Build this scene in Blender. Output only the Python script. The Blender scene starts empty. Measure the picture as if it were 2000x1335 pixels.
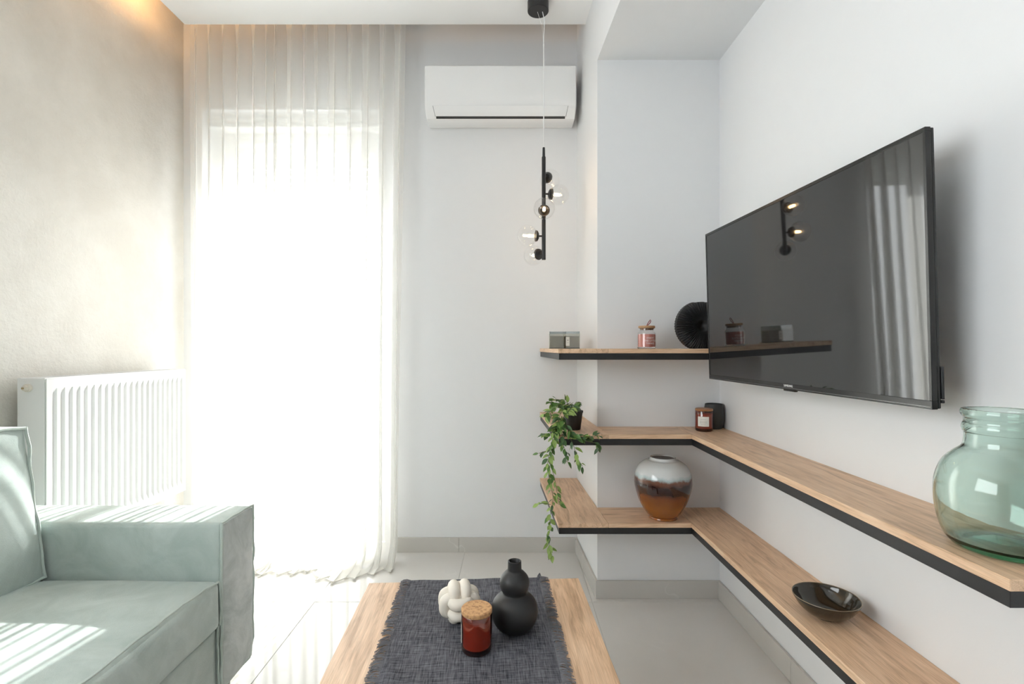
import bpy, bmesh, math, random
from mathutils import Vector, Matrix, noise

random.seed(7)
S = bpy.context.scene
COL = S.collection
PI = math.pi

# ------------------------------------------------------------------ camera
F, CX, CY, H = 984.0, 1000.0, 678.0, 1.10          # focal length and principal point in px, camera height in m
cam_d = bpy.data.cameras.new('camera')
cam = bpy.data.objects.new('camera', cam_d)
COL.objects.link(cam)
cam.location = (0, 0, H)
cam.rotation_euler = (PI / 2, 0, 0)
cam_d.sensor_width = 36.0
cam_d.lens = 36.0 * F / 2000.0
cam_d.shift_y = (CY - 667.5) / 2000.0
cam_d.clip_start = 0.02
S.camera = cam

# ------------------------------------------------------------------ world, sun, exposure
world = bpy.data.worlds.new('bright_hazy_sky')
S.world = world
world.use_nodes = True
bg = world.node_tree.nodes['Background']
bg.inputs['Color'].default_value = (0.94, 0.965, 1.0, 1)
bg.inputs['Strength'].default_value = 8.0

sun_d = bpy.data.lights.new('sun', 'SUN')
sun_d.energy = 34.0
sun_d.angle = math.radians(0.45)
sun_d.color = (1.0, 0.995, 0.985)
sun = bpy.data.objects.new('sun', sun_d)
COL.objects.link(sun)
sun.rotation_euler = Vector((-0.10, -1.0, -0.466)).to_track_quat('-Z', 'Y').to_euler()

S.view_settings.view_transform = 'Standard'
S.view_settings.look = 'None'
S.view_settings.gamma = 1.0
S.view_settings.use_curve_mapping = False
S.view_settings.exposure = 0.17
cy = S.cycles
cy.use_denoising = True
cy.max_bounces = 10
cy.diffuse_bounces = 6
cy.glossy_bounces = 4
cy.transmission_bounces = 8
cy.transparent_max_bounces = 24
cy.sample_clamp_indirect = 8.0
cy.caustics_reflective = False
cy.blur_glossy = 0.5


# ------------------------------------------------------------------ helpers
def P(x, y, d):
    """photo pixel + distance from the camera plane -> world point"""
    return Vector(((x - CX) * d / F, d, H - (y - CY) * d / F))


def srgb(r, g, b):
    f = lambda c: ((c / 255 + 0.055) / 1.055) ** 2.4 if c > 10 else c / 255 / 12.92
    return (f(r), f(g), f(b), 1)


def obj(name, me, mat=None, parent=None, loc=None, rot=None, smooth=None):
    o = bpy.data.objects.new(name, me)
    COL.objects.link(o)
    if mat is not None and not me.materials:
        me.materials.append(mat)
    if parent is not None:
        o.parent = parent
    if loc is not None:
        o.location = loc
    if rot is not None:
        o.rotation_euler = rot
    if smooth is not None:
        me.shade_smooth()
        me.set_sharp_from_angle(angle=math.radians(smooth))
    return o


def tag(o, label=None, cat=None, group=None, kind=None):
    if label:
        o['label'] = label
    if cat:
        o['category'] = cat
    if group:
        o['group'] = group
    if kind:
        o['kind'] = kind
    return o


def thing(name, label, cat, loc=(0, 0, 0), rotz=0.0, group=None):
    o = bpy.data.objects.new(name, None)
    COL.objects.link(o)
    o.location = loc
    o.rotation_euler = (0, 0, rotz)
    o.empty_display_size = 0.05
    return tag(o, label, cat, group)


def finish(bm, name='mesh'):
    me = bpy.data.meshes.new(name)
    bmesh.ops.recalc_face_normals(bm, faces=bm.faces)
    bm.to_mesh(me)
    bm.free()
    return me


def add_box(bm, x0, x1, y0, y1, z0, z1):
    r = bmesh.ops.create_cube(bm, size=1.0)
    for v in r['verts']:
        v.co = Vector(((x0 + x1) / 2 + v.co.x * (x1 - x0), (y0 + y1) / 2 + v.co.y * (y1 - y0), (z0 + z1) / 2 + v.co.z * (z1 - z0)))
    return r['verts']


def box_me(x0, x1, y0, y1, z0, z1, bev=0.0, seg=2):
    bm = bmesh.new()
    add_box(bm, x0, x1, y0, y1, z0, z1)
    if bev:
        bmesh.ops.bevel(bm, geom=list(bm.edges), offset=bev, segments=seg, profile=0.5, affect='EDGES')
    return finish(bm)


def boxes_me(lst, bev=0.0):
    bm = bmesh.new()
    for b in lst:
        add_box(bm, *b)
    if bev:
        bmesh.ops.bevel(bm, geom=list(bm.edges), offset=bev, segments=2, profile=0.5, affect='EDGES')
    return finish(bm)


def prism_me(pts, z0, z1, bev=0.0):
    bm = bmesh.new()
    b = [bm.verts.new((p[0], p[1], z0)) for p in pts]
    t = [bm.verts.new((p[0], p[1], z1)) for p in pts]
    n = len(pts)
    bm.faces.new(list(reversed(b)))
    bm.faces.new(t)
    for i in range(n):
        bm.faces.new((b[i], b[(i + 1) % n], t[(i + 1) % n], t[i]))
    if bev:
        bmesh.ops.recalc_face_normals(bm, faces=bm.faces)
        bmesh.ops.bevel(bm, geom=list(bm.edges), offset=bev, segments=1, affect='EDGES')
    return finish(bm)


def lathe_me(prof, n=48, cap_bottom=True, cap_top=False):
    """prof: list of (r, z); r == 0 closes to a point"""
    bm = bmesh.new()
    rings = []
    for r, z in prof:
        if r < 1e-6:
            rings.append([bm.verts.new((0, 0, z))])
        else:
            rings.append([bm.verts.new((r * math.cos(2 * PI * k / n), r * math.sin(2 * PI * k / n), z)) for k in range(n)])
    for a, b in zip(rings[:-1], rings[1:]):
        for k in range(n):
            k2 = (k + 1) % n
            if len(a) == 1 and len(b) == 1:
                continue
            if len(a) == 1:
                bm.faces.new((a[0], b[k2], b[k]))
            elif len(b) == 1:
                bm.faces.new((a[k], a[k2], b[0]))
            else:
                bm.faces.new((a[k], a[k2], b[k2], b[k]))
    if cap_bottom and len(rings[0]) > 1:
        bm.faces.new(list(reversed(rings[0])))
    if cap_top and len(rings[-1]) > 1:
        bm.faces.new(rings[-1])
    return finish(bm)


def smooth_prof(pts, sub=6):
    """Catmull-Rom through (r, z) points"""
    out = []
    n = len(pts)
    for i in range(n - 1):
        p0 = pts[max(i - 1, 0)]
        p1, p2 = pts[i], pts[i + 1]
        p3 = pts[min(i + 2, n - 1)]
        for s in range(sub):
            t = s / sub
            q = []
            for k in (0, 1):
                q.append(0.5 * (2 * p1[k] + (p2[k] - p0[k]) * t + (2 * p0[k] - 5 * p1[k] + 4 * p2[k] - p3[k]) * t * t + (3 * p1[k] - p0[k] - 3 * p2[k] + p3[k]) * t ** 3))
            out.append((max(q[0], 0.0), q[1]))
    out.append(pts[-1])
    return out


def add_tube(bm, path, r, n=8, closed=False, caps=True):
    path = [Vector(p) for p in path]
    m = len(path)
    rr = r if isinstance(r, (list, tuple)) else [r] * m
    rings = []
    up = None
    for i, p in enumerate(path):
        if closed:
            t = path[(i + 1) % m] - path[i - 1]
        else:
            t = path[min(i + 1, m - 1)] - path[max(i - 1, 0)]
        t.normalize()
        if up is None:
            up = Vector((0, 0, 1)) if abs(t.z) < 0.9 else Vector((1, 0, 0))
        a = up - t * up.dot(t)
        if a.length < 1e-5:
            a = t.orthogonal()
        a.normalize()
        up = a
        b = t.cross(a)
        rings.append([bm.verts.new(p + (a * math.cos(2 * PI * k / n) + b * math.sin(2 * PI * k / n)) * rr[i]) for k in range(n)])
    pairs = list(zip(rings[:-1], rings[1:]))
    if closed:
        pairs.append((rings[-1], rings[0]))
    for u, v in pairs:
        for k in range(n):
            bm.faces.new((u[k], u[(k + 1) % n], v[(k + 1) % n], v[k]))
    if caps and not closed:
        bm.faces.new(list(reversed(rings[0])))
        bm.faces.new(rings[-1])


def tube_me(path, r, n=8, closed=False):
    bm = bmesh.new()
    add_tube(bm, path, r, n, closed)
    return finish(bm)


def grid_me(fn, nu, nv):
    verts, faces = [], []
    for j in range(nv + 1):
        for i in range(nu + 1):
            verts.append(tuple(fn(i / nu, j / nv)))
    w = nu + 1
    for j in range(nv):
        for i in range(nu):
            faces.append((j * w + i, j * w + i + 1, (j + 1) * w + i + 1, (j + 1) * w + i))
    me = bpy.data.meshes.new('grid')
    me.from_pydata(verts, [], faces)
    me.update()
    return me


def text_me(body, size, extrude=0.0002):
    c = bpy.data.curves.new('lettering', 'FONT')
    c.body = body
    c.size = size
    c.extrude = extrude
    c.align_x = 'CENTER'
    c.align_y = 'CENTER'
    c.resolution_u = 3
    tmp = bpy.data.objects.new('lettering', c)
    COL.objects.link(tmp)
    dg = bpy.context.evaluated_depsgraph_get()
    me = bpy.data.meshes.new_from_object(tmp.evaluated_get(dg))
    bpy.data.objects.remove(tmp)
    me.materials.clear()
    return me


def wrap_cyl(me, R, off=0.0003):
    """bend flat text (x right, y up, z out) round a vertical cylinder facing -Y"""
    for v in me.vertices:
        a = v.co.x / R
        r = R + off + v.co.z
        y = v.co.y
        v.co = Vector((r * math.sin(a), -r * math.cos(a), y))


def cyl_patch(R, a0, a1, z0, z1, n=12, th=0.0004):
    """thin label wrapped round a cylinder; angle 0 faces -Y, positive to +X"""
    bm = bmesh.new()
    g = []
    for k in range(n + 1):
        a = a0 + (a1 - a0) * k / n
        row = []
        for r in (R, R + th):
            for z in (z0, z1):
                row.append(bm.verts.new((r * math.sin(a), -r * math.cos(a), z)))
        g.append(row)
    for p, q in zip(g[:-1], g[1:]):
        for i, j in ((0, 1), (1, 3), (3, 2), (2, 0)):
            bm.faces.new((p[i], p[j], q[j], q[i]))
    bm.faces.new((g[0][0], g[0][1], g[0][3], g[0][2]))
    bm.faces.new((g[-1][0], g[-1][1], g[-1][3], g[-1][2]))
    return finish(bm)


# ------------------------------------------------------------------ materials
def newmat(name):
    m = bpy.data.materials.new(name)
    m.use_nodes = True
    nt = m.node_tree
    return m, nt, nt.nodes['Principled BSDF']


def N(nt, t, **kw):
    n = nt.nodes.new(t)
    for k, v in kw.items():
        if k in n.inputs:
            n.inputs[k].default_value = v
        else:
            setattr(n, k, v)
    return n


def L(nt, a, ao, b, bi):
    nt.links.new(a.outputs[ao], b.inputs[bi])


def plain(name, col, rough=0.5, metal=0.0, spec=0.5, bump=0.0, bscale=200.0, vary=0.06, coat=0.0, sheen=0.0, ior=1.5):
    m, nt, p = newmat(name)
    p.inputs['Roughness'].default_value = rough
    p.inputs['Metallic'].default_value = metal
    p.inputs['Specular IOR Level'].default_value = spec
    p.inputs['IOR'].default_value = ior
    p.inputs['Coat Weight'].default_value = coat
    p.inputs['Coat Roughness'].default_value = 0.05
    p.inputs['Sheen Weight'].default_value = sheen
    tc = N(nt, 'ShaderNodeTexCoord')
    nz = N(nt, 'ShaderNodeTexNoise', Scale=bscale / 12.0, Detail=4.0)
    L(nt, tc, 'Object', nz, 'Vector')
    mx = N(nt, 'ShaderNodeMix', data_type='RGBA')
    c2 = tuple(min(1, c * (1 - vary)) for c in col[:3]) + (1,)
    mx.inputs[6].default_value = col
    mx.inputs[7].default_value = c2
    L(nt, nz, 'Fac', mx, 0)
    nt.links.new(mx.outputs[2], p.inputs['Base Color'])
    if bump:
        nb = N(nt, 'ShaderNodeTexNoise', Scale=bscale, Detail=3.0)
        L(nt, tc, 'Object', nb, 'Vector')
        b = N(nt, 'ShaderNodeBump', Strength=bump, Distance=0.002)
        L(nt, nb, 'Fac', b, 'Height')
        L(nt, b, 'Normal', p, 'Normal')
    return m


def emit(name, col, strength):
    m = bpy.data.materials.new(name)
    m.use_nodes = True
    nt = m.node_tree
    nt.nodes.remove(nt.nodes['Principled BSDF'])
    e = N(nt, 'ShaderNodeEmission', Color=col, Strength=strength)
    nt.links.new(e.outputs[0], nt.nodes['Material Output'].inputs['Surface'])
    return m


def thin_glass(name, tint, ior=1.45, rough=0.0, edge=0.0):
    """thin clear sheet: tinted see-through plus Fresnel reflection"""
    m = bpy.data.materials.new(name)
    m.use_nodes = True
    nt = m.node_tree
    nt.nodes.remove(nt.nodes['Principled BSDF'])
    out = nt.nodes['Material Output']
    tr = N(nt, 'ShaderNodeBsdfTransparent', Color=tint)
    gl = N(nt, 'ShaderNodeBsdfAnisotropic' if False else 'ShaderNodeBsdfGlossy', Color=(1, 1, 1, 1), Roughness=rough)
    lw = N(nt, 'ShaderNodeLayerWeight', Blend=0.5)
    pw = N(nt, 'ShaderNodeMath', operation='POWER')
    pw.inputs[1].default_value = 4.0
    L(nt, lw, 'Facing', pw, 0)
    f0 = ((ior - 1) / (ior + 1)) ** 2
    fr = N(nt, 'ShaderNodeMath', operation='MULTIPLY_ADD')
    L(nt, pw, 0, fr, 0)
    fr.inputs[1].default_value = 0.85
    fr.inputs[2].default_value = f0 * 2.0
    mx = N(nt, 'ShaderNodeMixShader')
    L(nt, fr, 0, mx, 0)
    nt.links.new(tr.outputs[0], mx.inputs[1])
    nt.links.new(gl.outputs[0], mx.inputs[2])
    nt.links.new(mx.outputs[0], out.inputs['Surface'])
    return m


def glass(name, col, rough=0.0, ior=1.45):
    m, nt, p = newmat(name)
    p.inputs['Base Color'].default_value = col
    p.inputs['Transmission Weight'].default_value = 1.0
    p.inputs['Roughness'].default_value = rough
    p.inputs['IOR'].default_value = ior
    return m


def oak(name):
    m, nt, p = newmat(name)
    tc = N(nt, 'ShaderNodeTexCoord')
    mp = N(nt, 'ShaderNodeMapping')
    mp.inputs['Scale'].default_value = (1.6, 16.0, 16.0)
    L(nt, tc, 'Object', mp, 'Vector')
    n1 = N(nt, 'ShaderNodeTexNoise', Scale=3.2, Detail=6.0, Roughness=0.62, Distortion=0.9)
    L(nt, mp, 'Vector', n1, 'Vector')
    mp2 = N(nt, 'ShaderNodeMapping')
    mp2.inputs['Scale'].default_value = (6.0, 260.0, 260.0)
    L(nt, tc, 'Object', mp2, 'Vector')
    n2 = N(nt, 'ShaderNodeTexNoise', Scale=2.0, Detail=3.0)
    L(nt, mp2, 'Vector', n2, 'Vector')
    cr = N(nt, 'ShaderNodeValToRGB')
    e = cr.color_ramp.elements
    e[0].position, e[0].color = 0.28, (0.45, 0.275, 0.16, 1)
    e[1].position, e[1].color = 0.72, (0.86, 0.625, 0.43, 1)
    k = e.new(0.5)
    k.color = (0.74, 0.50, 0.32, 1)
    L(nt, n1, 'Fac', cr, 'Fac')
    mx = N(nt, 'ShaderNodeMix', data_type='RGBA', blend_type='MULTIPLY')
    mx.inputs[0].default_value = 0.42
    L(nt, cr, 'Color', mx, 6)
    cr2 = N(nt, 'ShaderNodeValToRGB')
    cr2.color_ramp.elements[0].position, cr2.color_ramp.elements[0].color = 0.36, (0.55, 0.5, 0.45, 1)
    cr2.color_ramp.elements[1].position, cr2.color_ramp.elements[1].color = 0.60, (1, 1, 1, 1)
    L(nt, n2, 'Fac', cr2, 'Fac')
    L(nt, cr2, 'Color', mx, 7)
    nt.links.new(mx.outputs[2], p.inputs['Base Color'])
    p.inputs['Roughness'].default_value = 0.42
    b = N(nt, 'ShaderNodeBump', Strength=0.12, Distance=0.001)
    L(nt, n2, 'Fac', b, 'Height')
    L(nt, b, 'Normal', p, 'Normal')
    return m


def stone_tile(name, c1, c2, rough):
    m, nt, p = newmat(name)
    tc = N(nt, 'ShaderNodeTexCoord')
    geo = N(nt, 'ShaderNodeNewGeometry')
    n1 = N(nt, 'ShaderNodeTexNoise', Scale=2.2, Detail=5.0, Roughness=0.6, Distortion=0.6)
    nt.links.new(geo.outputs['Position'], n1.inputs['Vector'])
    mx = N(nt, 'ShaderNodeMix', data_type='RGBA')
    mx.inputs[6].default_value = c1
    mx.inputs[7].default_value = c2
    L(nt, n1, 'Fac', mx, 0)
    # pale crack-like veins
    n2 = N(nt, 'ShaderNodeTexNoise', Scale=1.7, Detail=4.0, Roughness=0.55)
    nt.links.new(geo.outputs['Position'], n2.inputs['Vector'])
    off = N(nt, 'ShaderNodeMath', operation='SUBTRACT')
    off.inputs[1].default_value = 0.5
    L(nt, n2, 'Fac', off, 0)
    ab = N(nt, 'ShaderNodeMath', operation='ABSOLUTE')
    L(nt, off, 0, ab, 0)
    mr = N(nt, 'ShaderNodeMapRange')
    mr.inputs['From Min'].default_value = 0.0
    mr.inputs['From Max'].default_value = 0.006
    mr.inputs['To Min'].default_value = 0.5
    mr.inputs['To Max'].default_value = 0.0
    L(nt, ab, 0, mr, 'Value')
    n3 = N(nt, 'ShaderNodeTexNoise', Scale=5.0, Detail=1.0)
    nt.links.new(geo.outputs['Position'], n3.inputs['Vector'])
    gt = N(nt, 'ShaderNodeMapRange')
    gt.inputs['From Min'].default_value = 0.5
    gt.inputs['From Max'].default_value = 0.7
    L(nt, n3, 'Fac', gt, 'Value')
    mu = N(nt, 'ShaderNodeMath', operation='MULTIPLY')
    L(nt, mr, 'Result', mu, 0)
    L(nt, gt, 'Result', mu, 1)
    mx2 = N(nt, 'ShaderNodeMix', data_type='RGBA')
    L(nt, mu, 0, mx2, 0)
    nt.links.new(mx.outputs[2], mx2.inputs[6])
    mx2.inputs[7].default_value = (0.75, 0.73, 0.70, 1)
    nt.links.new(mx2.outputs[2], p.inputs['Base Color'])
    p.inputs['Roughness'].default_value = rough
    return m


def velvet(name, c1, c2):
    m, nt, p = newmat(name)
    tc = N(nt, 'ShaderNodeTexCoord')
    n1 = N(nt, 'ShaderNodeTexNoise', Scale=7.0, Detail=6.0, Roughness=0.65, Distortion=0.8)
    L(nt, tc, 'Object', n1, 'Vector')
    cr = N(nt, 'ShaderNodeValToRGB')
    cr.color_ramp.elements[0].position, cr.color_ramp.elements[0].color = 0.35, c1
    cr.color_ramp.elements[1].position, cr.color_ramp.elements[1].color = 0.68, c2
    L(nt, n1, 'Fac', cr, 'Fac')
    L(nt, cr, 'Color', p, 'Base Color')
    p.inputs['Roughness'].default_value = 0.85
    p.inputs['Specular IOR Level'].default_value = 0.2
    p.inputs['Sheen Weight'].default_value = 0.35
    p.inputs['Sheen Roughness'].default_value = 0.4
    nb = N(nt, 'ShaderNodeTexNoise', Scale=420.0, Detail=2.0)
    L(nt, tc, 'Object', nb, 'Vector')
    nb2 = N(nt, 'ShaderNodeTexNoise', Scale=9.0, Detail=3.0)
    L(nt, tc, 'Object', nb2, 'Vector')
    ad = N(nt, 'ShaderNodeMath', operation='MULTIPLY_ADD')
    L(nt, nb2, 'Fac', ad, 0)
    ad.inputs[1].default_value = 5.0
    L(nt, nb, 'Fac', ad, 2)
    b = N(nt, 'ShaderNodeBump', Strength=0.35, Distance=0.002)
    L(nt, ad, 0, b, 'Height')
    L(nt, b, 'Normal', p, 'Normal')
    return m


def sheer(name):
    m = bpy.data.materials.new(name)
    m.use_nodes = True
    nt = m.node_tree
    nt.nodes.remove(nt.nodes['Principled BSDF'])
    out = nt.nodes['Material Output']
    tr = N(nt, 'ShaderNodeBsdfTransparent', Color=(1, 1, 1, 1))
    tl = N(nt, 'ShaderNodeBsdfTranslucent', Color=(0.88, 0.875, 0.855, 1))
    df = N(nt, 'ShaderNodeBsdfDiffuse', Color=(0.90, 0.89, 0.86, 1))
    m1 = N(nt, 'ShaderNodeMixShader')
    m1.inputs[0].default_value = 0.55
    nt.links.new(tl.outputs[0], m1.inputs[1])
    nt.links.new(df.outputs[0], m1.inputs[2])
    # an open weave looks denser the more it is seen edge-on: coverage = 1 - open^(1/cos)
    lw = N(nt, 'ShaderNodeLayerWeight', Blend=0.5)
    cosn = N(nt, 'ShaderNodeMath', operation='SUBTRACT')
    cosn.inputs[0].default_value = 1.0
    L(nt, lw, 'Facing', cosn, 1)
    mxm = N(nt, 'ShaderNodeMath', operation='MAXIMUM')
    mxm.inputs[1].default_value = 0.05
    L(nt, cosn, 0, mxm, 0)
    inv = N(nt, 'ShaderNodeMath', operation='DIVIDE')
    inv.inputs[0].default_value = 1.0
    L(nt, mxm, 0, inv, 1)
    pw = N(nt, 'ShaderNodeMath', operation='POWER')
    pw.inputs[0].default_value = 0.46
    L(nt, inv, 0, pw, 1)
    m2 = N(nt, 'ShaderNodeMixShader')
    L(nt, pw, 0, m2, 0)
    nt.links.new(m1.outputs[0], m2.inputs[1])
    nt.links.new(tr.outputs[0], m2.inputs[2])
    nt.links.new(m2.outputs[0], out.inputs['Surface'])
    return m


def plaster_pearl(name):
    m, nt, p = newmat(name)
    tc = N(nt, 'ShaderNodeTexCoord')
    n1 = N(nt, 'ShaderNodeTexNoise', Scale=2.0, Detail=6.0, Roughness=0.65)
    L(nt, tc, 'Object', n1, 'Vector')
    cr = N(nt, 'ShaderNodeValToRGB')
    cr.color_ramp.elements[0].position, cr.color_ramp.elements[0].color = 0.35, (0.54, 0.51, 0.46, 1)
    cr.color_ramp.elements[1].position, cr.color_ramp.elements[1].color = 0.68, (0.65, 0.625, 0.58, 1)
    L(nt, n1, 'Fac', cr, 'Fac')
    L(nt, cr, 'Color', p, 'Base Color')
    n2 = N(nt, 'ShaderNodeTexNoise', Scale=55.0, Detail=5.0, Roughness=0.7)
    L(nt, tc, 'Object', n2, 'Vector')
    rr = N(nt, 'ShaderNodeMapRange')
    rr.inputs['To Min'].default_value = 0.35
    rr.inputs['To Max'].default_value = 0.5
    L(nt, n2, 'Fac', rr, 'Value')
    L(nt, rr, 'Result', p, 'Roughness')
    b = N(nt, 'ShaderNodeBump', Strength=0.6, Distance=0.004)
    L(nt, n2, 'Fac', b, 'Height')
    L(nt, b, 'Normal', p, 'Normal')
    return m


M = {}
M['wall'] = plain('matt_light_grey_paint', (0.775, 0.78, 0.79, 1), 0.7, bump=0.05, bscale=260, vary=0.02, spec=0.3)
M['ceil'] = plain('white_ceiling_paint', (0.90, 0.90, 0.90, 1), 0.8, vary=0.01, spec=0.2)
M['pearl'] = plaster_pearl('pearly_beige_plaster')
M['tile'] = stone_tile('polished_grey_stone_tile', (0.64, 0.62, 0.595, 1), (0.72, 0.705, 0.685, 1), 0.07)
M['skirt'] = stone_tile('grey_stone_skirting', (0.52, 0.50, 0.47, 1), (0.62, 0.60, 0.57, 1), 0.18)
M['grout'] = plain('pale_grey_grout', (0.55, 0.54, 0.52, 1), 0.8)
M['oak'] = oak('light_oak_laminate')
M['black'] = plain('black_powder_coat', (0.012, 0.012, 0.014, 1), 0.42, vary=0.1)
M['matblack'] = plain('matt_black_ceramic', (0.014, 0.014, 0.015, 1), 0.5, vary=0.2, bump=0.03, bscale=400)
M['white'] = plain('white_gloss_plastic', (0.82, 0.82, 0.82, 1), 0.28, vary=0.01)
M['enamel'] = plain('white_radiator_enamel', (0.76, 0.76, 0.755, 1), 0.3, vary=0.01)
M['pvc'] = plain('white_window_plastic', (0.82, 0.82, 0.80, 1), 0.4, vary=0.01)
M['velvet'] = velvet('pale_sage_velvet', (0.42, 0.49, 0.46, 1), (0.54, 0.605, 0.575, 1))
M['piping'] = velvet('pale_sage_piping', (0.46, 0.53, 0.49, 1), (0.55, 0.62, 0.58, 1))
M['sheer'] = sheer('ivory_sheer_voile')
M['pane'] = thin_glass('clear_window_glass', (0.96, 0.97, 0.96, 1))
M['globe'] = thin_glass('clear_globe_glass', (0.97, 0.97, 0.97, 1), ior=1.35)
M['bulb'] = emit('warm_lamp_filament', (1.0, 0.62, 0.28, 1), 45.0)
M['led'] = emit('warm_led_strip', (1.0, 0.55, 0.22, 1), 80.0)
M['dark'] = plain('dark_slot', (0.03, 0.03, 0.03, 1), 0.6)


# ------------------------------------------------------------------ plan of the room (metres; +Y runs away from the camera)
YB, YC, YR = 2.715, 2.215, -2.60          # back wall, front of the pillar, wall behind the camera
XL = -1.77
ZC, ZT = 2.69, 2.86                       # dropped ceiling, slab


def xr(y):
    return 0.9129 - 0.02236 * (y - YC)     # right wall


def xc(y):
    return 0.3751 - 0.05 * (y - YC)        # left face of pillar and beam


def struct(name, me, mat, parent=None, label=None):
    o = obj(name, me, mat, parent)
    if parent is None:
        o['kind'] = 'structure'
    if label:
        o['label'] = label
    return o


# floor: slab of grout with single tiles
floor = struct('floor', prism_me([(XL - .12, YR - .1), (xr(YR) + .12, YR - .1), (xr(YB) + .12, YB + .14), (XL - .12, YB + .14)], -0.12, -0.0015), M['grout'], label='polished pale grey stone tile floor with thin joints')
tile_cache = {}
tx0, ty0, ts, gap = -0.853, 2.178, 0.60, 0.0012
i0 = math.floor((XL - tx0) / ts)
for i in range(i0, i0 + 6):
    for j in range(-8, 2):
        x0, x1 = tx0 + i * ts + gap, tx0 + (i + 1) * ts - gap
        y0, y1 = ty0 + j * ts + gap, ty0 + (j + 1) * ts - gap
        x0, x1 = max(x0, XL), min(x1, xr((y0 + y1) / 2))
        y0, y1 = max(y0, YR), min(y1, YB + 0.13)
        if x1 - x0 < .02 or y1 - y0 < .02:
            continue
        key = (round(x1 - x0, 3), round(y1 - y0, 3))
        if key not in tile_cache:
            tile_cache[key] = box_me(0, x1 - x0, 0, y1 - y0, -0.01, 0, 0.0008, 1)
            tile_cache[key].materials.append(M['tile'])
        obj('tile', tile_cache[key], M['tile'], floor, (x0, y0, 0))

# back wall with the balcony door opening
WX0, WX1, WZ1 = -1.67, -0.685, 2.38
WT = 0.26
struct('wall_back', boxes_me([(XL - .12, WX0, YB, YB + WT, 0, ZT), (WX1, xr(YB) + .12, YB, YB + WT, 0, ZT), (WX0, WX1, YB, YB + WT, WZ1, ZT)]), M['wall'], label='light grey painted end wall around the balcony door')
QY0, QY1, QZ0, QZ1 = -1.10, 0.85, 0.92, 2.26      # added window above the sofa, out of view, to brighten the right wall
struct('wall_left', boxes_me([(XL - .12, XL, QY1, YB, 0, ZT), (XL - .12, XL, YR, QY0, 0, ZT), (XL - .12, XL, QY0, QY1, 0, QZ0), (XL - .12, XL, QY0, QY1, QZ1, ZT)]), M['pearl'], label='pearly beige textured plaster wall')
w2 = struct('added_fill_window', boxes_me([(XL - .09, XL - .03, QY0, QY1, QZ0, QZ0 + .05), (XL - .09, XL - .03, QY0, QY1, QZ1 - .05, QZ1), (XL - .09, XL - .03, QY0, QY0 + .05, QZ0 + .05, QZ1 - .05), (XL - .09, XL - .03, QY1 - .05, QY1, QZ0 + .05, QZ1 - .05)]), M['pvc'], label='added white framed window out of view above the sofa, for fill light')
obj('pane', box_me(XL - .063, XL - .059, QY0 + .05, QY1 - .05, QZ0 + .05, QZ1 - .05), M['pane'], w2)
struct('wall_right', prism_me([(xr(YR), YR), (xr(YR) + .12, YR), (xr(YB) + .12, YB), (xr(YB), YB)], 0, ZT), M['wall'], label='light grey painted wall carrying the television')
struct('wall_rear', box_me(XL - .12, xr(YR) + .12, YR - .2, YR, 0, ZT), M['wall'], label='light grey wall at the other end of the room')

struct('wall_pillar', prism_me([(xc(YC), YC), (xr(YC), YC), (xr(YB), YB), (xc(YB), YB)], 0, ZT), M['wall'], label='light grey square pillar in the corner')
ZB = 2.363
struct('trim_1', prism_me([(xc(YC), YC), (xr(YC), YC), (xr(YR), YR), (xc(YR), YR)], ZB, ZT), M['wall'], label='light grey downstand beam over the television wall')
struct('ceiling', box_me(XL - .12, xr(YR) + .12, YR - .2, YB + WT, ZT, ZT + .12), M['ceil'], label='white ceiling slab above the recess')
YE = 2.482
struct('ceiling', prism_me([(-1.612, YE), (xc(YE), YE), (xc(YR), YR), (-1.64, YR)], ZC, ZC + .06), M['ceil'], label='white dropped ceiling panel')

# skirting of stone tiles
SH, ST = 0.079, 0.011


def skirting(name, a, b, n, label):
    """a->b along the wall, room on the left-hand side; n = list of joint positions in metres from a"""
    a, b = Vector(a), Vector(b)
    d = (b - a)
    ln = d.length
    root = struct(name, box_me(0, ln, 0, 0.002, 0, SH - .002), M['grout'], label=label)
    root.location = (a.x, a.y, 0)
    root.rotation_euler = (0, 0, math.atan2(d.y, d.x))
    cuts = [0] + [c for c in n if 0 < c < ln] + [ln]
    for c0, c1 in zip(cuts[:-1], cuts[1:]):
        obj('tile', box_me(c0 + .0006, c1 - .0006, 0.002, ST, 0, SH, 0.0008, 1), M['skirt'], root)


# each run lies on the room side of its wall (local +Y points into the room)
skirting('baseboard_back', (xc(YB) - .0, YB), (WX1 + .02, YB), [0.635], 'grey stone skirting under the air conditioner wall')
skirting('baseboard_pillar', (xr(YC), YC), (xc(YC) - ST * .9, YC), [], 'grey stone skirting on the front of the pillar')
skirting('baseboard_side', (xc(YC), YC), (xc(YB) , YB - ST), [], 'grey stone skirting on the left face of the pillar')
skirting('baseboard_right', (xr(YR), YR), (xr(YC - ST), YC - ST), [0.28, 0.88, 1.48, 2.08, 2.68, 3.28, 3.88, 4.255], 'grey stone skirting below the long shelves')
skirting('baseboard_left', (XL, YB), (XL, YR), [0.6 * k for k in range(1, 9)], 'grey stone skirting along the beige wall')

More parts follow.
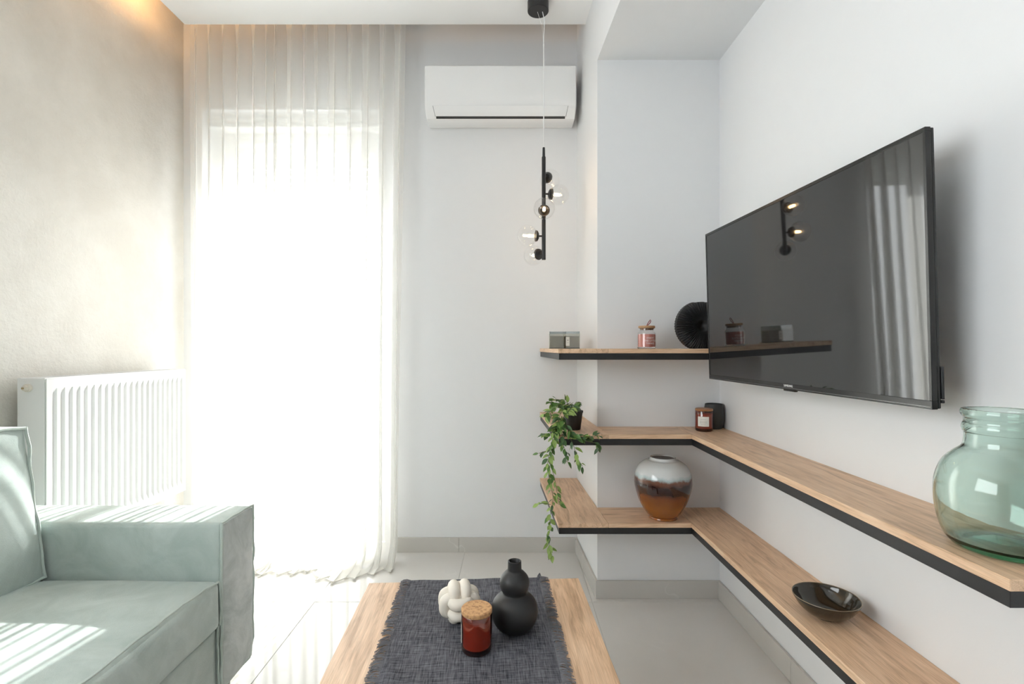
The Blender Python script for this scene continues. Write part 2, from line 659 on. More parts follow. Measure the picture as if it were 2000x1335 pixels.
# balcony door
win = struct('window_1', boxes_me([
    (WX0, WX0 + .06, YB + .14, YB + .20, 0, 2.31), (WX1 - .06, WX1, YB + .14, YB + .20, 0, 2.31),
    (WX0 + .06, WX1 - .06, YB + .14, YB + .20, 2.25, 2.31), (WX0 + .06, WX1 - .06, YB + .14, YB + .20, 0, .07)], 0.004), M['pvc'], label='white framed glazed balcony door')
xm = (WX0 + WX1) / 2
for a, b in ((WX0 + .06, xm + .02), (xm - .02, WX1 - .06)):
    k = 0.02 if a < xm - .1 else 0.0
    s = obj('sash', boxes_me([(a, a + .04, YB + .145 + k, YB + .165 + k, .07, 2.25), (b - .04, b, YB + .145 + k, YB + .165 + k, .07, 2.25),
                              (a + .04, b - .04, YB + .145 + k, YB + .165 + k, 2.20, 2.25), (a + .04, b - .04, YB + .145 + k, YB + .165 + k, .07, .13)]), M['pvc'], win)
    obj('pane', box_me(a + .04, b - .04, YB + .153 + k, YB + .157 + k, .13, 2.20), M['pane'], s)
obj('shutter_box', box_me(WX0, WX1, YB + .05, YB + .26, 2.31, WZ1), M['pvc'], win)
zz = 2.31
k = 0
slat_me = box_me(WX0 + .03, WX1 - .03, -.005, .005, -.019, .019, 0.003, 1)
slat_me.materials.append(M['pvc'])
while zz > 2.06:
    zz -= 0.0382 if zz > 2.19 else 0.0405
    obj('shutter_slat', slat_me, M['pvc'], win, (0, YB + .235, zz))

# hidden light strip of the cove
led = obj('led_strip', box_me(-1.625, -1.617, 0.3, 2.42, ZC + .062, ZC + .072), M['led'])
tag(led, 'warm light strip lying on the dropped ceiling edge beside the beige wall', 'light strip')
# it lies on a small ledge of the panel edge
led.location.x = 0.022

# ------------------------------------------------------------------ curtain
cur = thing('curtain', 'ivory sheer floor-length curtain gathered in front of the balcony door', 'curtain', (-1.1, 2.60, 0))
CXL, CXR = -1.662, -0.548
NF = 15
rnd = random.Random(3)
fold_c = [0.0]
for k in range(NF):
    fold_c.append(fold_c[-1] + rnd.uniform(0.6, 1.45))
fold_c = [c / fold_c[-1] for c in fold_c]
fold_a = [rnd.uniform(0.7, 1.3) for _ in range(NF + 1)]


def phase(u):
    for k in range(NF):
        if u <= fold_c[k + 1] or k == NF - 1:
            t = (u - fold_c[k]) / (fold_c[k + 1] - fold_c[k])
            return (k + t) * 2 * PI, fold_a[k] * (1 - t) + fold_a[k + 1] * t
    return 0, 1


ZTOP = 2.80
CLEN = ZTOP


def curtain_pt(u, v):
    """u across, v from top 0 to hem 1"""
    ph, am = phase(u)
    sw = noise.noise(Vector((u * 5.0, v * 1.2, 3.1)))
    top = max(0.0, 1 - v / 0.045)
    A = (0.030 + 0.020 * v) * am * (0.55 + 0.45 * (1 - top))
    ph2 = ph + 0.9 * noise.noise(Vector((u * 7, v * 1.3, 0.5))) * v
    x = CXL + (CXR - CXL) * u + 0.017 * math.sin(2 * ph2) * (0.5 + 0.5 * v) + 0.012 * sw * v
    # the panel narrows a little towards the floor on the right-hand side
    x -= 0.035 * v * max(0.0, (u - 0.6) / 0.4)
    y = A * math.sin(ph2) * (1 - 0.45 * max(0.0, (v - 0.93) / 0.07)) + 0.012 * sw * v
    pud = 0.10 + 0.10 * (0.5 + 0.5 * math.sin(u * 17.0 + 1.2)) * (0.6 + 0.4 * math.sin(u * 7 + 2)) + 0.05 * noise.noise(Vector((u * 14, 0, 9)))
    if u < 0.12:
        pud *= 0.25 + 0.75 * u / 0.12
    if u > 0.93:
        pud *= max(0.35, 1 - (u - 0.93) * 7)
    tot = CLEN + pud
    s = v * tot
    bend = 0.10
    if s < CLEN - bend:
        z = ZTOP - s
    else:
        q = s - (CLEN - bend)
        arc = bend * PI / 2
        if q < arc:
            th = q / bend
            z = bend - bend * math.sin(th)
            y -= bend * (1 - math.cos(th))
        else:
            z = 0.0
            y -= bend + (q - arc)
        z += 0.006
    z += 0.004 * max(0, math.sin(ph2 * 2)) * (1 if z < 0.02 else 0)
    return x + 1.1, y, max(z, 0.004)


def cpt_v(u, v):
    # more rows near the floor
    w = v * 0.86 / 0.7 if v < 0.7 else 0.86 + (v - 0.7) / 0.3 * 0.14
    return curtain_pt(u, w)


cur_me = grid_me(cpt_v, NF * 22, 64)
obj('curtain_cloth', cur_me, M['sheer'], cur, smooth=180)
hem_path = []
for k in range(NF * 6 + 1):
    hem_path.append(curtain_pt(k / (NF * 6), 1.0))
obj('hem', tube_me([(a, b, c + .001) for a, b, c in hem_path], 0.0022, 5), plain('ivory_hem_thread', (0.80, 0.78, 0.73, 1), 0.8), cur, smooth=60)
obj('curtain_track', box_me(-0.58, 0.56, -0.012, 0.012, 2.80, 2.83), M['white'], cur)
for s in (-1, 1):
    obj('track_clip', box_me(-0.01, 0.01, -0.01, 0.01, 2.83, 2.86), M['white'], cur, (s * .4, 0, 0))

# ------------------------------------------------------------------ shelves
YF = 2.013
SD = 0.20


def local_prism(name, pts, z0, z1, ang, mat, parent, bev=0.0012):
    o = Vector((pts[0][0], pts[0][1]))
    c, s = math.cos(-ang), math.sin(-ang)
    loc = [((p[0] - o.x) * c - (p[1] - o.y) * s, (p[0] - o.x) * s + (p[1] - o.y) * c) for p in pts]
    ob = obj(name, prism_me(loc, z0, z1, bev), mat, parent, (o.x, o.y, 0), (0, 0, ang))
    return ob


def strip(pts, w):
    """offset an open polyline to its left by w and close it to a polygon"""
    ps = [Vector(p) for p in pts]
    off = []
    for i, p in enumerate(ps):
        ns = []
        if i > 0:
            d = (ps[i] - ps[i - 1]).normalized()
            ns.append(Vector((-d.y, d.x)))
        if i < len(ps) - 1:
            d = (ps[i + 1] - ps[i]).normalized()
            ns.append(Vector((-d.y, d.x)))
        n = sum(ns, Vector((0, 0)))
        n = n / n.length_squared * len(ns) if len(ns) == 1 else n * (2 / n.length_squared)
        off.append(p + n * w)
    return [tuple(p) for p in ps] + [tuple(p) for p in reversed(off)]


def shelf(label, z, y_end):
    """top of the board at z; y_end = near end of the run along the television wall, None for the short one"""
    t = thing('wall_shelf', label, 'shelf', (0, 0, z))
    th, fh = 0.018, 0.026
    g = 0.0005
    A, B, C, D = (xc(YB) - g, YB), (xc(YF), YF), (xc(YF) - SD, YF), (xc(YB) - SD, YB)
    A2 = (xc(YC) - g, YC)
    local_prism('board', [(A[0], A[1] - g), A2, (B[0] - g, B[1]), C, (D[0], D[1] - g)], -th, 0, math.atan2(-1, 0.05), M['oak'], t)
    i = 0.003   # the metal frame sits a touch behind the board edge
    if y_end is None:
        local_prism('board', [(B[0] + g, YF), (xr(YF) - g, YF), (xr(YC) - g, YC - g), (xc(YC) + g, YC - g)], -th, 0, 0, M['oak'], t)
        path = [(D[0] + i, YB - g), (C[0] + i, YF + i), (xr(YF) - g, YF + i)]
    else:
        xi = xr(YF) - SD
        local_prism('board', [(B[0] + g, YF), (xi - g, YF), (xr(YC) - SD - g, YC - g), (xc(YC) + g, YC - g)], -th, 0, 0, M['oak'], t)
        local_prism('board', [(xr(y_end) - SD, y_end), (xr(y_end) - g, y_end), (xr(YC) - g, YC - g), (xr(YC) - SD, YC - g)], -th, 0, math.atan2(1, -0.02236), M['oak'], t)
        path = [(D[0] + i, YB - g), (C[0] + i, YF + i), (xi + i, YF + i), (xr(y_end) - SD + i, y_end + i), (xr(y_end) - g, y_end + i)]
    obj('metal_frame', prism_me(strip(path, 0.022), -th - fh, -th - .0005, 0.0008), M['black'], t)
    return t


Z_UP, Z_MID, Z_LOW = 1.0945, 0.7522, 0.397
shelf('short upper oak wall shelf with black steel edge wrapped round the pillar', Z_UP, None)
shelf('middle oak wall shelf with black steel edge holding the green glass jar', Z_MID, 0.754)
shelf('lowest long oak wall shelf with black steel edge holding the dark bowl', Z_LOW, 0.754)

# ------------------------------------------------------------------ television
tl, tr_ = P(1376.7, 457.8, 1.9575), P(1806, 247, 0.9965)
bl, br = P(1385.5, 739.3, 1.9575), P(1822, 800, 0.9965)
tv_c = (tl + tr_ + bl + br) / 4
ax = ((tr_ + br) / 2 - (tl + bl) / 2)
TW = ax.length
ax.normalize()                                # along the screen, towards the camera
up = ((tl + tr_) / 2 - (bl + br) / 2)
up = (up - ax * up.dot(ax))
TH = up.length
up.normalize()
nrm = ax.cross(up)                            # out of the screen
tv = thing('television', 'large flat black television on a wall bracket above the shelves', 'television')
tv.matrix_world = Matrix(((ax.x, up.x, nrm.x, tv_c.x), (ax.y, up.y, nrm.y, tv_c.y), (ax.z, up.z, nrm.z, tv_c.z), (0, 0, 0, 1)))
M['tvbody'] = plain('glossy_black_plastic', (0.008, 0.008, 0.009, 1), 0.22, vary=0.1)
M['screen'] = plain('dark_television_glass', (0.010, 0.010, 0.011, 1), 0.035, vary=0.0, ior=1.75)
hw, hh = TW / 2, TH / 2
obj('bezel', boxes_me([(-hw, hw, hh - .009, hh, -.012, 0), (-hw, hw, -hh, -hh + .017, -.012, 0), (-hw, -hw + .007, -hh + .017, hh - .009, -.012, 0), (hw - .007, hw, -hh + .017, hh - .009, -.012, 0)], 0.001), M['tvbody'], tv)
obj('screen', box_me(-hw + .007, hw - .007, -hh + .017, hh - .009, -.011, -.0015), M['screen'], tv)
obj('bottom_strip', box_me(-hw + .004, hw - .004, -hh + .004, -hh + .0055, -.001, .0006), plain('brushed_grey_trim', (0.18, 0.18, 0.18, 1), 0.3, metal=1.0), tv)
obj('back_cover', box_me(-hw + .001, hw - .001, -hh + .001, hh - .001, -.020, -.0125, .002), M['tvbody'], tv)
obj('back_housing', box_me(-hw + .05, hw - .06, -hh + .012, hh - .22, -.052, -.0205, .006), M['black'], tv)
lg = obj('logo', text_me('SAMSUNG', 0.0092), plain('silver_lettering', (0.85, 0.85, 0.85, 1), 0.4), tv)
lg.location = (0.018, -hh + .0112, 0.0003)
obj('sensor_tab', box_me(0.018 - .028, 0.018 + .028, -hh - .005, -hh + .001, -.011, -.002, .002), M['tvbody'], tv)
obj('side_socket', boxes_me([(hw - .004, hw + .001, -hh + .02, -hh + .085, -.026, -.0205), (hw - .004, hw + .001, -hh + .012, -hh + .018, -.026, -.0205)], .001), M['black'], tv)
# bracket between housing and wall
wall_gap = (xr(tv_c.y) - tv_c.x) / abs(nrm.x)
obj('wall_bracket', boxes_me([(-.20, .20, -.10, -.06, -wall_gap + .006, -.0525), (-.20, .20, .0, .04, -wall_gap + .006, -.0525), (-.16, -.13, -.12, .06, -wall_gap + .022, -.0525), (.13, .16, -.12, .06, -wall_gap + .022, -.0525)]), M['black'], tv)

# ------------------------------------------------------------------ air conditioner
ACF = 2.537
ax0, ax1 = (829.5 - CX) * ACF / F, (1125.5 - CX) * ACF / F
az1, az0 = H - (127.5 - CY) * ACF / F, 2.262
ach = az1 - az0
acw = ax1 - ax0
ac = thing('air_conditioner', 'white split air conditioner unit high on the end wall', 'air conditioner', ((ax0 + ax1) / 2, YB, az0))
# side profile (y towards the room negative, z up)
prof = [(0, .019), (-.03, .008), (-.11, .0), (-.148, .001), (-.156, .010), (-.170, .032), (-.177, .054), (-.180, .09), (-.180, .20), (-.178, ach - .004), (-.174, ach), (0, ach)]


def ac_body():
    bm = bmesh.new()
    rows = []
    xs = [-acw / 2, -acw / 2 + .004, acw / 2 - .004, acw / 2]
    for kx, x in enumerate(xs):
        ins = .004 if kx in (0, 3) else 0
        row = []
        for (y, z) in prof:
            taper = 0.004 * max(0, 1 - z / .05)
            sx = (1 - taper / (acw / 2))
            yy = min(0, y + ins) if y < 0 else y
            row.append(bm.verts.new((x * sx, yy, min(max(z, ins), ach - ins) if ins else z)))
        rows.append(row)
    for a, b in zip(rows[:-1], rows[1:]):
        for k in range(len(prof)):
            k2 = (k + 1) % len(prof)
            bm.faces.new((a[k], a[k2], b[k2], b[k]))
    bm.faces.new(rows[0])
    bm.faces.new(list(reversed(rows[-1])))
    return finish(bm)


obj('body', ac_body(), M['white'], ac, smooth=30)


def prof_y(z):
    for (y0, z0), (y1, z1) in zip(prof[1:-1], prof[2:]):
        if z0 <= z <= z1 and z1 > z0:
            return y0 + (y1 - y0) * (z - z0) / (z1 - z0)
    return prof[9][0]


def ac_patch(x0a, x1a, x0b, x1b, z0, z1, off, n=5):
    """band that follows the front; a = lower edge, b = upper edge"""
    bm = bmesh.new()
    fr, bk = [], []
    for k in range(n + 1):
        t = k / n
        z = z0 + (z1 - z0) * t
        y = prof_y(z)
        l, r = x0a + (x0b - x0a) * t, x1a + (x1b - x1a) * t
        fr.append((bm.verts.new((l, y - off, z)), bm.verts.new((r, y - off, z))))
        bk.append((bm.verts.new((l, y + .004, z)), bm.verts.new((r, y + .004, z))))
    for a, b in ((fr, 1), (bk, -1)):
        for p, q in zip(a[:-1], a[1:]):
            bm.faces.new((p[0], p[1], q[1], q[0]))
    for k in range(n):
        for s in (0, 1):
            bm.faces.new((fr[k][s], fr[k + 1][s], bk[k + 1][s], bk[k][s]))
    bm.faces.new((fr[0][0], fr[0][1], bk[0][1], bk[0][0]))
    bm.faces.new((fr[-1][0], fr[-1][1], bk[-1][1], bk[-1][0]))
    return finish(bm)


apx = acw / 296.0
obj('flap', ac_patch(-acw / 2 + 20.5 * apx, acw / 2 - 20.5 * apx, -acw / 2 + 17 * apx, acw / 2 - 17 * apx, .0108, .054, .0035), M['white'], ac, smooth=30)
obj('air_slot', ac_patch(-acw / 2 + 21 * apx, acw / 2 - 21 * apx, -acw / 2 + 21 * apx, acw / 2 - 21 * apx, .0015, .0100, .0008), M['dark'], ac)
for s in (-1, 1):
    a_, b_ = s * (acw / 2 - 19.3 * apx), s * (acw / 2 - 15.8 * apx)
    obj('flap_joint', ac_patch(a_ - .0011, a_ + .0011, b_ - .0011, b_ + .0011, .0100, .054, .0008), plain('grey_joint', (0.25, 0.25, 0.25, 1), 0.7), ac)
obj('panel_joint', ac_patch(-acw / 2 + 17 * apx, acw / 2 - 17 * apx, -acw / 2 + 17 * apx, acw / 2 - 17 * apx, .0545, .0556, .0008), plain('pale_joint', (0.55, 0.55, 0.55, 1), 0.7), ac)

# ------------------------------------------------------------------ pendant lamp
PD = 2.32
pc = P(1062, 288, PD)
rod_top, rod_bot = pc.z, P(1062, 507, PD).z
can = P(1051, 20, PD)
pen = thing('pendant_lamp', 'black vertical rod pendant lamp with five clear glass globes', 'lamp', (pc.x, PD, ZC))
cx_ = can.x - pc.x
obj('canopy', lathe_me([(0, -.046), (.046, -.046), (.0485, -.0435), (.0485, -.0005), (.044, 0)], 40, False, True), M['black'], pen, (cx_, 0, 0), smooth=40)
obj('cable', tube_me([(cx_ + .02, 0, -.045), (0.004, 0, -.09), (0.0, 0, -.16), (0, 0, -.20)], .0019, 6), M['white'], pen)
obj('cable', tube_me([(cx_ - .003, 0, -.046), (cx_ + .006, 0, -.075), (-.008, 0, -.11), (-.004, 0, -.16), (0, 0, -.20)], .0008, 6), M['white'], pen)
obj('cable', tube_me([(0, 0, -.20), (0.0, 0, rod_top - ZC + .002)], .0023, 6), M['white'], pen)
obj('cable_knot', lathe_me([(0, -.004), (.003, -.003), (.0038, 0), (.003, .003), (0, .004)], 12), M['white'], pen, (0, 0, -.20), smooth=60)
zl = lambda y: P(1062, y, PD).z - ZC
RR = .0092
obj('rod', lathe_me([(0, rod_bot - ZC), (RR, rod_bot - ZC), (RR, zl(307)), (.0065, zl(305)), (.0058, zl(290)), (.005, zl(288)), (0, zl(288))], 20, False), M['black'], pen, smooth=40)
# globes: pixel height of each centre, compass direction (0 = right, 90 = away from camera)
GR = .048
specs = [(342, 62, 0.064, 1.0), (378, 15, 0.066, 1.0), (415, -92, 0.062, 1.0), (461, 188, 0.070, 1.0), (494, 128, 0.066, 1.0)]
sph = smooth_prof([(math.sin(PI * k / 24) * GR if 0 < k < 24 else 0.0, -GR * math.cos(PI * k / 24)) for k in range(25)], 1)
globe_me = lathe_me(sph, 40, False)
globe_me.materials.append(M['globe'])
globe_me.shade_smooth()
cup_me = lathe_me([(0, 0), (.004, 0), (.004, .010), (.014, .0115), (.024, .0175), (.0265, .026), (.0252, .026), (.022, .019), (.012, .0145), (0, .0145)], 28, False)
cup_me.materials.append(M['black'])
sock_me = lathe_me([(0, .0145), (.0075, .0145), (.0075, .034), (0, .034)], 16, False)
sock_me.materials.append(plain('cream_lamp_socket', (0.80, 0.72, 0.55, 1), 0.5))
bulb_me = lathe_me(smooth_prof([(0.0, .034), (.005, .036), (.0062, .045), (.0062, .058), (.004, .066), (0.0, .068)], 4), 16, False)
bulb_me.materials.append(M['bulb'])
for yp, az, dist, _ in specs:
    a = math.radians(az)
    arm = obj('lamp_arm', tube_me([(0, 0, 0), (.012, 0, 0)], .004, 8), M['black'], pen, (RR * .7 * math.cos(a), RR * .7 * math.sin(a), zl(yp)), (0, 0, a))
    tilt = (0, PI / 2, 0)
    obj('cup', cup_me, None, arm, (.006, 0, 0), tilt)
    obj('socket', sock_me, None, arm, (.006, 0, 0), tilt)
    obj('bulb', bulb_me, None, arm, (.006, 0, 0), tilt)
    obj('globe', globe_me, None, arm, (dist, 0, 0), tilt)

# ------------------------------------------------------------------ radiator
rx0, rx1, ry0, ry1, rz0, rz1 = -1.720, -1.620, 1.752, 2.503, 0.393, 0.993
rad = thing('radiator', 'white steel panel radiator with vertical flutes on the beige wall', 'radiator', ((rx0 + rx1) / 2, (ry0 + ry1) / 2, rz0))


def rel(me, root):
    me.transform(Matrix.Translation(-root.location))
    return me


def fluted():
    """pressed steel front: vertical channels between rounded ends"""
    npitch = 22
    ys, xs = [], []
    L_ = ry1 - ry0 - .036
    p = L_ / npitch
    pts = [(ry0 + .002, 0.0), (ry0 + .018, 0.0)]
    for k in range(npitch):
        b = ry0 + .018 + k * p
        pts += [(b + .18 * p, 0.0), (b + .30 * p, -.010), (b + .62 * p, -.010), (b + .74 * p, 0.0)]
    pts += [(ry1 - .018, 0.0), (ry1 - .002, 0.0)]
    zs = [(rz0, 0), (rz0 + .035, 0), (rz0 + .055, 1), (rz1 - .060, 1), (rz1 - .038, 0), (rz1 - .004, 0)]
    verts, faces = [], []
    for z, f in zs:
        for y, d in pts:
            verts.append((rx1 + d * f, y, z))
    w = len(pts)
    for j in range(len(zs) - 1):
        for i in range(w - 1):
            faces.append((j * w + i, j * w + i + 1, (j + 1) * w + i + 1, (j + 1) * w + i))
    me = bpy.data.meshes.new('flutes')
    me.from_pydata(verts, [], faces)
    bm = bmesh.new()
    bm.from_mesh(me)
    r = bmesh.ops.extrude_face_region(bm, geom=list(bm.faces))
    for v in r['geom']:
        if isinstance(v, bmesh.types.BMVert):
            v.co.x -= .004
    return finish(bm)


obj('front_panel', rel(fluted(), rad), M['enamel'], rad, smooth=25)
obj('back_panel', rel(box_me(rx0 + .004, rx0 + .016, ry0 + .004, ry1 - .004, rz0 + .01, rz1 - .012, .003), rad), M['enamel'], rad)
obj('side_panel', rel(box_me(rx0, rx1 - .005, ry0, ry0 + .0018, rz0, rz1 - .001), rad), M['enamel'], rad)
obj('side_panel', rel(box_me(rx0, rx1 - .005, ry1 - .0018, ry1, rz0, rz1 - .001), rad), M['enamel'], rad)
gr = [(rx0 + .002, rx0 + .010, ry0 + .002, ry1 - .002, rz1 - .006, rz1), (rx1 - .018, rx1 - .006, ry0 + .002, ry1 - .002, rz1 - .006, rz1)]
n_g = 44
for k in range(n_g):
    yy = ry0 + .004 + (ry1 - ry0 - .014) * k / (n_g - 1)
    gr.append((rx0 + .010, rx1 - .018, yy, yy + .006, rz1 - .005, rz1 - .001))
obj('top_grille', rel(boxes_me(gr), rad), M['enamel'], rad)
vk = P(57, 757, ry0)
vc = obj('valve_cap', lathe_me([(0, 0), (.013, 0), (.014, .003), (.014, .010), (.009, .012), (.009, .020), (.0065, .022), (0, .022)], 20, False), plain('cream_plastic_cap', (0.70, 0.66, 0.58, 1), 0.4), rad, vk - rad.location, (PI / 2, 0, 0), smooth=40)
obj('bleed_screw', lathe_me([(0, 0), (.0035, 0), (.0035, .004), (0, .004)], 12, False), plain('brass_screw', (0.45, 0.36, 0.22, 1), 0.35, metal=1.0), rad, vk - rad.location + Vector((0, -.022, 0)), (PI / 2, 0, 0))
for yy in (ry0 + .12, ry1 - .15):
    obj('wall_hook', rel(box_me(XL + .001, rx0 + .004, yy, yy + .03, rz0 + .1, rz1 - .1), rad), M['enamel'], rad)
obj('supply_pipe', rel(tube_me([(-1.67, ry1 - .25, rz0 + .01), (-1.67, ry1 - .25, rz0 - .06), (-1.67, ry1 - .25, 0.001)], .0085, 12), rad), M['enamel'], rad, smooth=40)
obj('supply_pipe', rel(tube_me([(-1.67, ry1 - .32, rz0 + .01), (-1.67, ry1 - .32, rz0 - .06), (-1.67, ry1 - .32, 0.001)], .0085, 12), rad), M['enamel'], rad, smooth=40)

# ------------------------------------------------------------------ sofa
def soft_box(x0, x1, y0, y1, z0, z1, r, cuts=22, puff=(0, 0, 0, 0, 0, 0), wr=0.0015, wsc=6.0, seed=0.0, shear=None, pwr=4):
    """upholstered block; puff = bulge of -x, +x, -y, +y, -z, +z faces"""
    bm = bmesh.new()
    bmesh.ops.create_cube(bm, size=2.0)
    bmesh.ops.subdivide_edges(bm, edges=list(bm.edges), cuts=cuts, use_grid_fill=True)
    h = Vector(((x1 - x0) / 2, (y1 - y0) / 2, (z1 - z0) / 2))
    c = Vector(((x0 + x1) / 2, (y0 + y1) / 2, (z0 + z1) / 2))
    for v in bm.verts:
        t = Vector([math.copysign(1 - (1 - abs(a)) ** 1.7, a) for a in v.co])
        p = Vector((t.x * h.x, t.y * h.y, t.z * h.z))
        q = Vector([max(-(h[k] - r), min(h[k] - r, p[k])) for k in range(3)])
        d = p - q
        if d.length > 1e-7:
            p = q + d.normalized() * min(r, d.length if d.length < r else r)
        for k in range(3):
            o1, o2 = (k + 1) % 3, (k + 2) % 3
            w = (1 - abs(t[o1]) ** pwr) * (1 - abs(t[o2]) ** pwr)
            if t[k] > 0.0:
                p[k] += puff[2 * k + 1] * w * t[k]
            else:
                p[k] -= puff[2 * k] * w * -t[k]
        n = Vector((noise.noise(p * wsc + Vector((seed, 0, 0))), noise.noise(p * wsc + Vector((0, seed + 7, 0))), noise.noise(p * wsc + Vector((0, 0, seed + 13)))))
        p += n * wr
        if shear:
            p.x += shear * (p.z + h.z)
        v.co = p + c
    return finish(bm)


def seam(path, r, jit=0.0012, n=6, closed=False, sub=5, seed=0):
    pts = []
    m = len(path)
    for i in range(m if closed else m - 1):
        a, b = Vector(path[i]), Vector(path[(i + 1) % m])
        k = max(2, int((b - a).length / 0.02))
        for s in range(k):
            p = a.lerp(b, s / k)
            f = 1.0
            pts.append(p + Vector((noise.noise(p * 23 + Vector((seed, 0, 0))), noise.noise(p * 23 + Vector((0, seed, 5))), noise.noise(p * 23 + Vector((seed, 9, 0))))) * jit)
    if not closed:
        pts.append(Vector(path[-1]))
    return tube_me(pts, r, n, closed)


SX1, SX0 = -0.857, -1.752
AY0, AY1, AZ0, AZ1 = 1.487, 1.667, 0.083, 0.580
SYN = -0.30
sofa = thing('sofa', 'pale sage green velvet sofa with flanged seams along the beige wall', 'sofa', (-1.3, 0.7, 0))
V0 = -sofa.location


def sp(name, me, mat=None, smooth=50, parent=None):
    me.transform(Matrix.Translation(V0))
    return obj(name, me, mat or M['velvet'], parent or sofa, smooth=smooth)


arm = sp('armrest', soft_box(SX0, SX1 - .004, AY0, AY1, AZ0, AZ1, .012, 20, (0, .001, .003, .002, 0, .004), .0016, 7))
M['velvet_panel'] = velvet('brushed_sage_velvet', (0.42, 0.465, 0.45, 1), (0.70, 0.73, 0.72, 1))
sp('end_panel', soft_box(SX1 - .012, SX1 + .002, AY0 + .006, AY1 - .006, AZ0 + .004, AZ1 - .006, .004, 14, (0, .007, 0, 0, 0, 0), .002, 14), M['velvet_panel'], parent=arm)
loop = [(SX1, AY0, AZ0 + .01), (SX1, AY0, AZ1), (SX1, AY1, AZ1), (SX1, AY1, AZ0 + .06), (SX1, AY1 - .025, AZ0 + .008)]
sp('seam_flange', seam(loop, .0042, .0035, 6, True, seed=2), M['piping'], parent=arm)
sp('armrest', soft_box(SX0, SX1 - .004, SYN - .18, SYN, AZ0, AZ1, .012, 14, (0, .001, .003, .002, 0, .004), .0016, 7, 3.0))
sp('base', soft_box(SX0, SX1 - .012, SYN + .001, AY0 - .002, .088, .272, .010, 16, (0, .004, 0, 0, 0, 0), .002, 5, 8.0))
sp('seam_flange', seam([(SX1 - .006, AY0 - .006, .105), (SX1 - .008, AY0 - .006, .285)], .003, .002, seed=6), M['piping'])
mid = 0.60
for k, (a, b) in enumerate(((mid + .002, AY0 - .004), (SYN + .004, mid - .002))):
    cu = sp('seat_cushion', soft_box(SX0 + .14, SX1 + .001, a, b, .277, .418, .020, 26, (0, .010, 0, 0, 0, .026), .0025, 5, 4.0 + k))
    edge = []
    for s in range(13):
        t = s / 12
        y = b - .006 + (a + .006 - (b - .006)) * t
        w = 1 - (2 * t - 1) ** 4
        edge.append((SX1 - .003 + .004 * w, y, .414 + .018 * w))
    sp('seam_flange', seam(edge, .0038, .003, seed=4 + k), M['piping'], parent=cu)
    sp('seam_flange', seam([(SX1 - .001, b - .004, .412), (SX1 + .001, b - .003, .35), (SX1 - .001, b - .004, .285)], .003, .003, seed=8 + k), M['piping'], parent=cu)
sp('backrest', soft_box(SX0 - .012, -1.560, SYN, AY0 - .002, .09, .600, .02, 14, (0, 0, 0, 0, 0, 0), .0015, 6, 9.0))
for k, (a, b) in enumerate(((mid + .003, AY0 - .018), (SYN + .01, mid - .003))):
    zb, zt = .428, .868
    cu = sp('back_cushion', soft_box(-1.540, -1.362, a, b, zb, zt, .007, 30, (.0, .050, 0, .004, 0, .020), .004, 5, 14.0 + k, shear=-0.13, pwr=2.6))
    loop = []
    for s in range(13):
        t = s / 12
        z = zb + (zt - zb) * t
        w = math.sin(PI * t)
        loop.append((-1.362 - .13 * (z - zb), b + .001 - .003 * w, z))
    sp('seam_flange', seam(loop, .0045, .004, seed=12 + k), M['piping'], parent=cu)
    topx = -1.362 - .13 * (zt - zb)
    sp('seam_flange', seam([(topx, b, zt), (topx, (a + b) / 2, zt + .004), (topx, a, zt)], .0045, .004, seed=15 + k), M['piping'], parent=cu)
    sp('seam_flange', seam([(-1.362, b, zb + .002), (-1.360, (a + b) / 2, zb + .002), (-1.362, a, zb + .002)], .004, .003, seed=17 + k), M['piping'], parent=cu)
foot = lathe_me([(0, 0), (.022, 0), (.026, .004), (.026, .05), (.022, .088), (0, .088)], 20, False)
foot.materials.append(plain('grey_plastic_foot', (0.42, 0.40, 0.38, 1), 0.4))
for (x, y) in ((SX1 - .06, AY1 - .08), (SX1 - .06, SYN - .09), (SX0 + .06, AY1 - .08), (SX0 + .06, SYN - .09)):
    obj('foot', foot, None, sofa, Vector((x, y, 0)) + V0)

# ------------------------------------------------------------------ coffee table
TROT = math.radians(2.9)
TZ = 0.40
far_c = Vector((-0.1115, 1.5145, 0))
tdir = Vector((-math.sin(TROT), math.cos(TROT), 0))
TLEN, TWID = 1.12, 0.628
tc_ = far_c - tdir * (TLEN / 2)
tab = thing('coffee_table', 'low oak coffee table with a dark runner on it', 'table', (tc_.x, tc_.y, 0), TROT)
top = obj('table_top', box_me(-TLEN / 2, TLEN / 2, -TWID / 2, TWID / 2, -.036, 0, .0015), M['oak'], tab, (0, 0, TZ), (0, 0, PI / 2))
for sx in (-1, 1):
    for sy in (-1, 1):
        obj('leg', box_me(-.02, .02, -.02, .02, 0, TZ - .0365, .002), M['black'], tab, (sx * (TWID / 2 - .05), sy * (TLEN / 2 - .06), 0))
for sy in (-1, 1):
    obj('rail', box_me(-TWID / 2 + .0705, TWID / 2 - .0705, -.012, .012, TZ - .07, TZ - .0365, .001), M['black'], tab, (0, sy * (TLEN / 2 - .06), 0))


def T(x, y, z=0.0):
    """table-top coordinates (x across, y along, far edge positive) -> world"""
    return Vector((tc_.x + x * math.cos(TROT) - y * math.sin(TROT), tc_.y + x * math.sin(TROT) + y * math.cos(TROT), TZ + z))


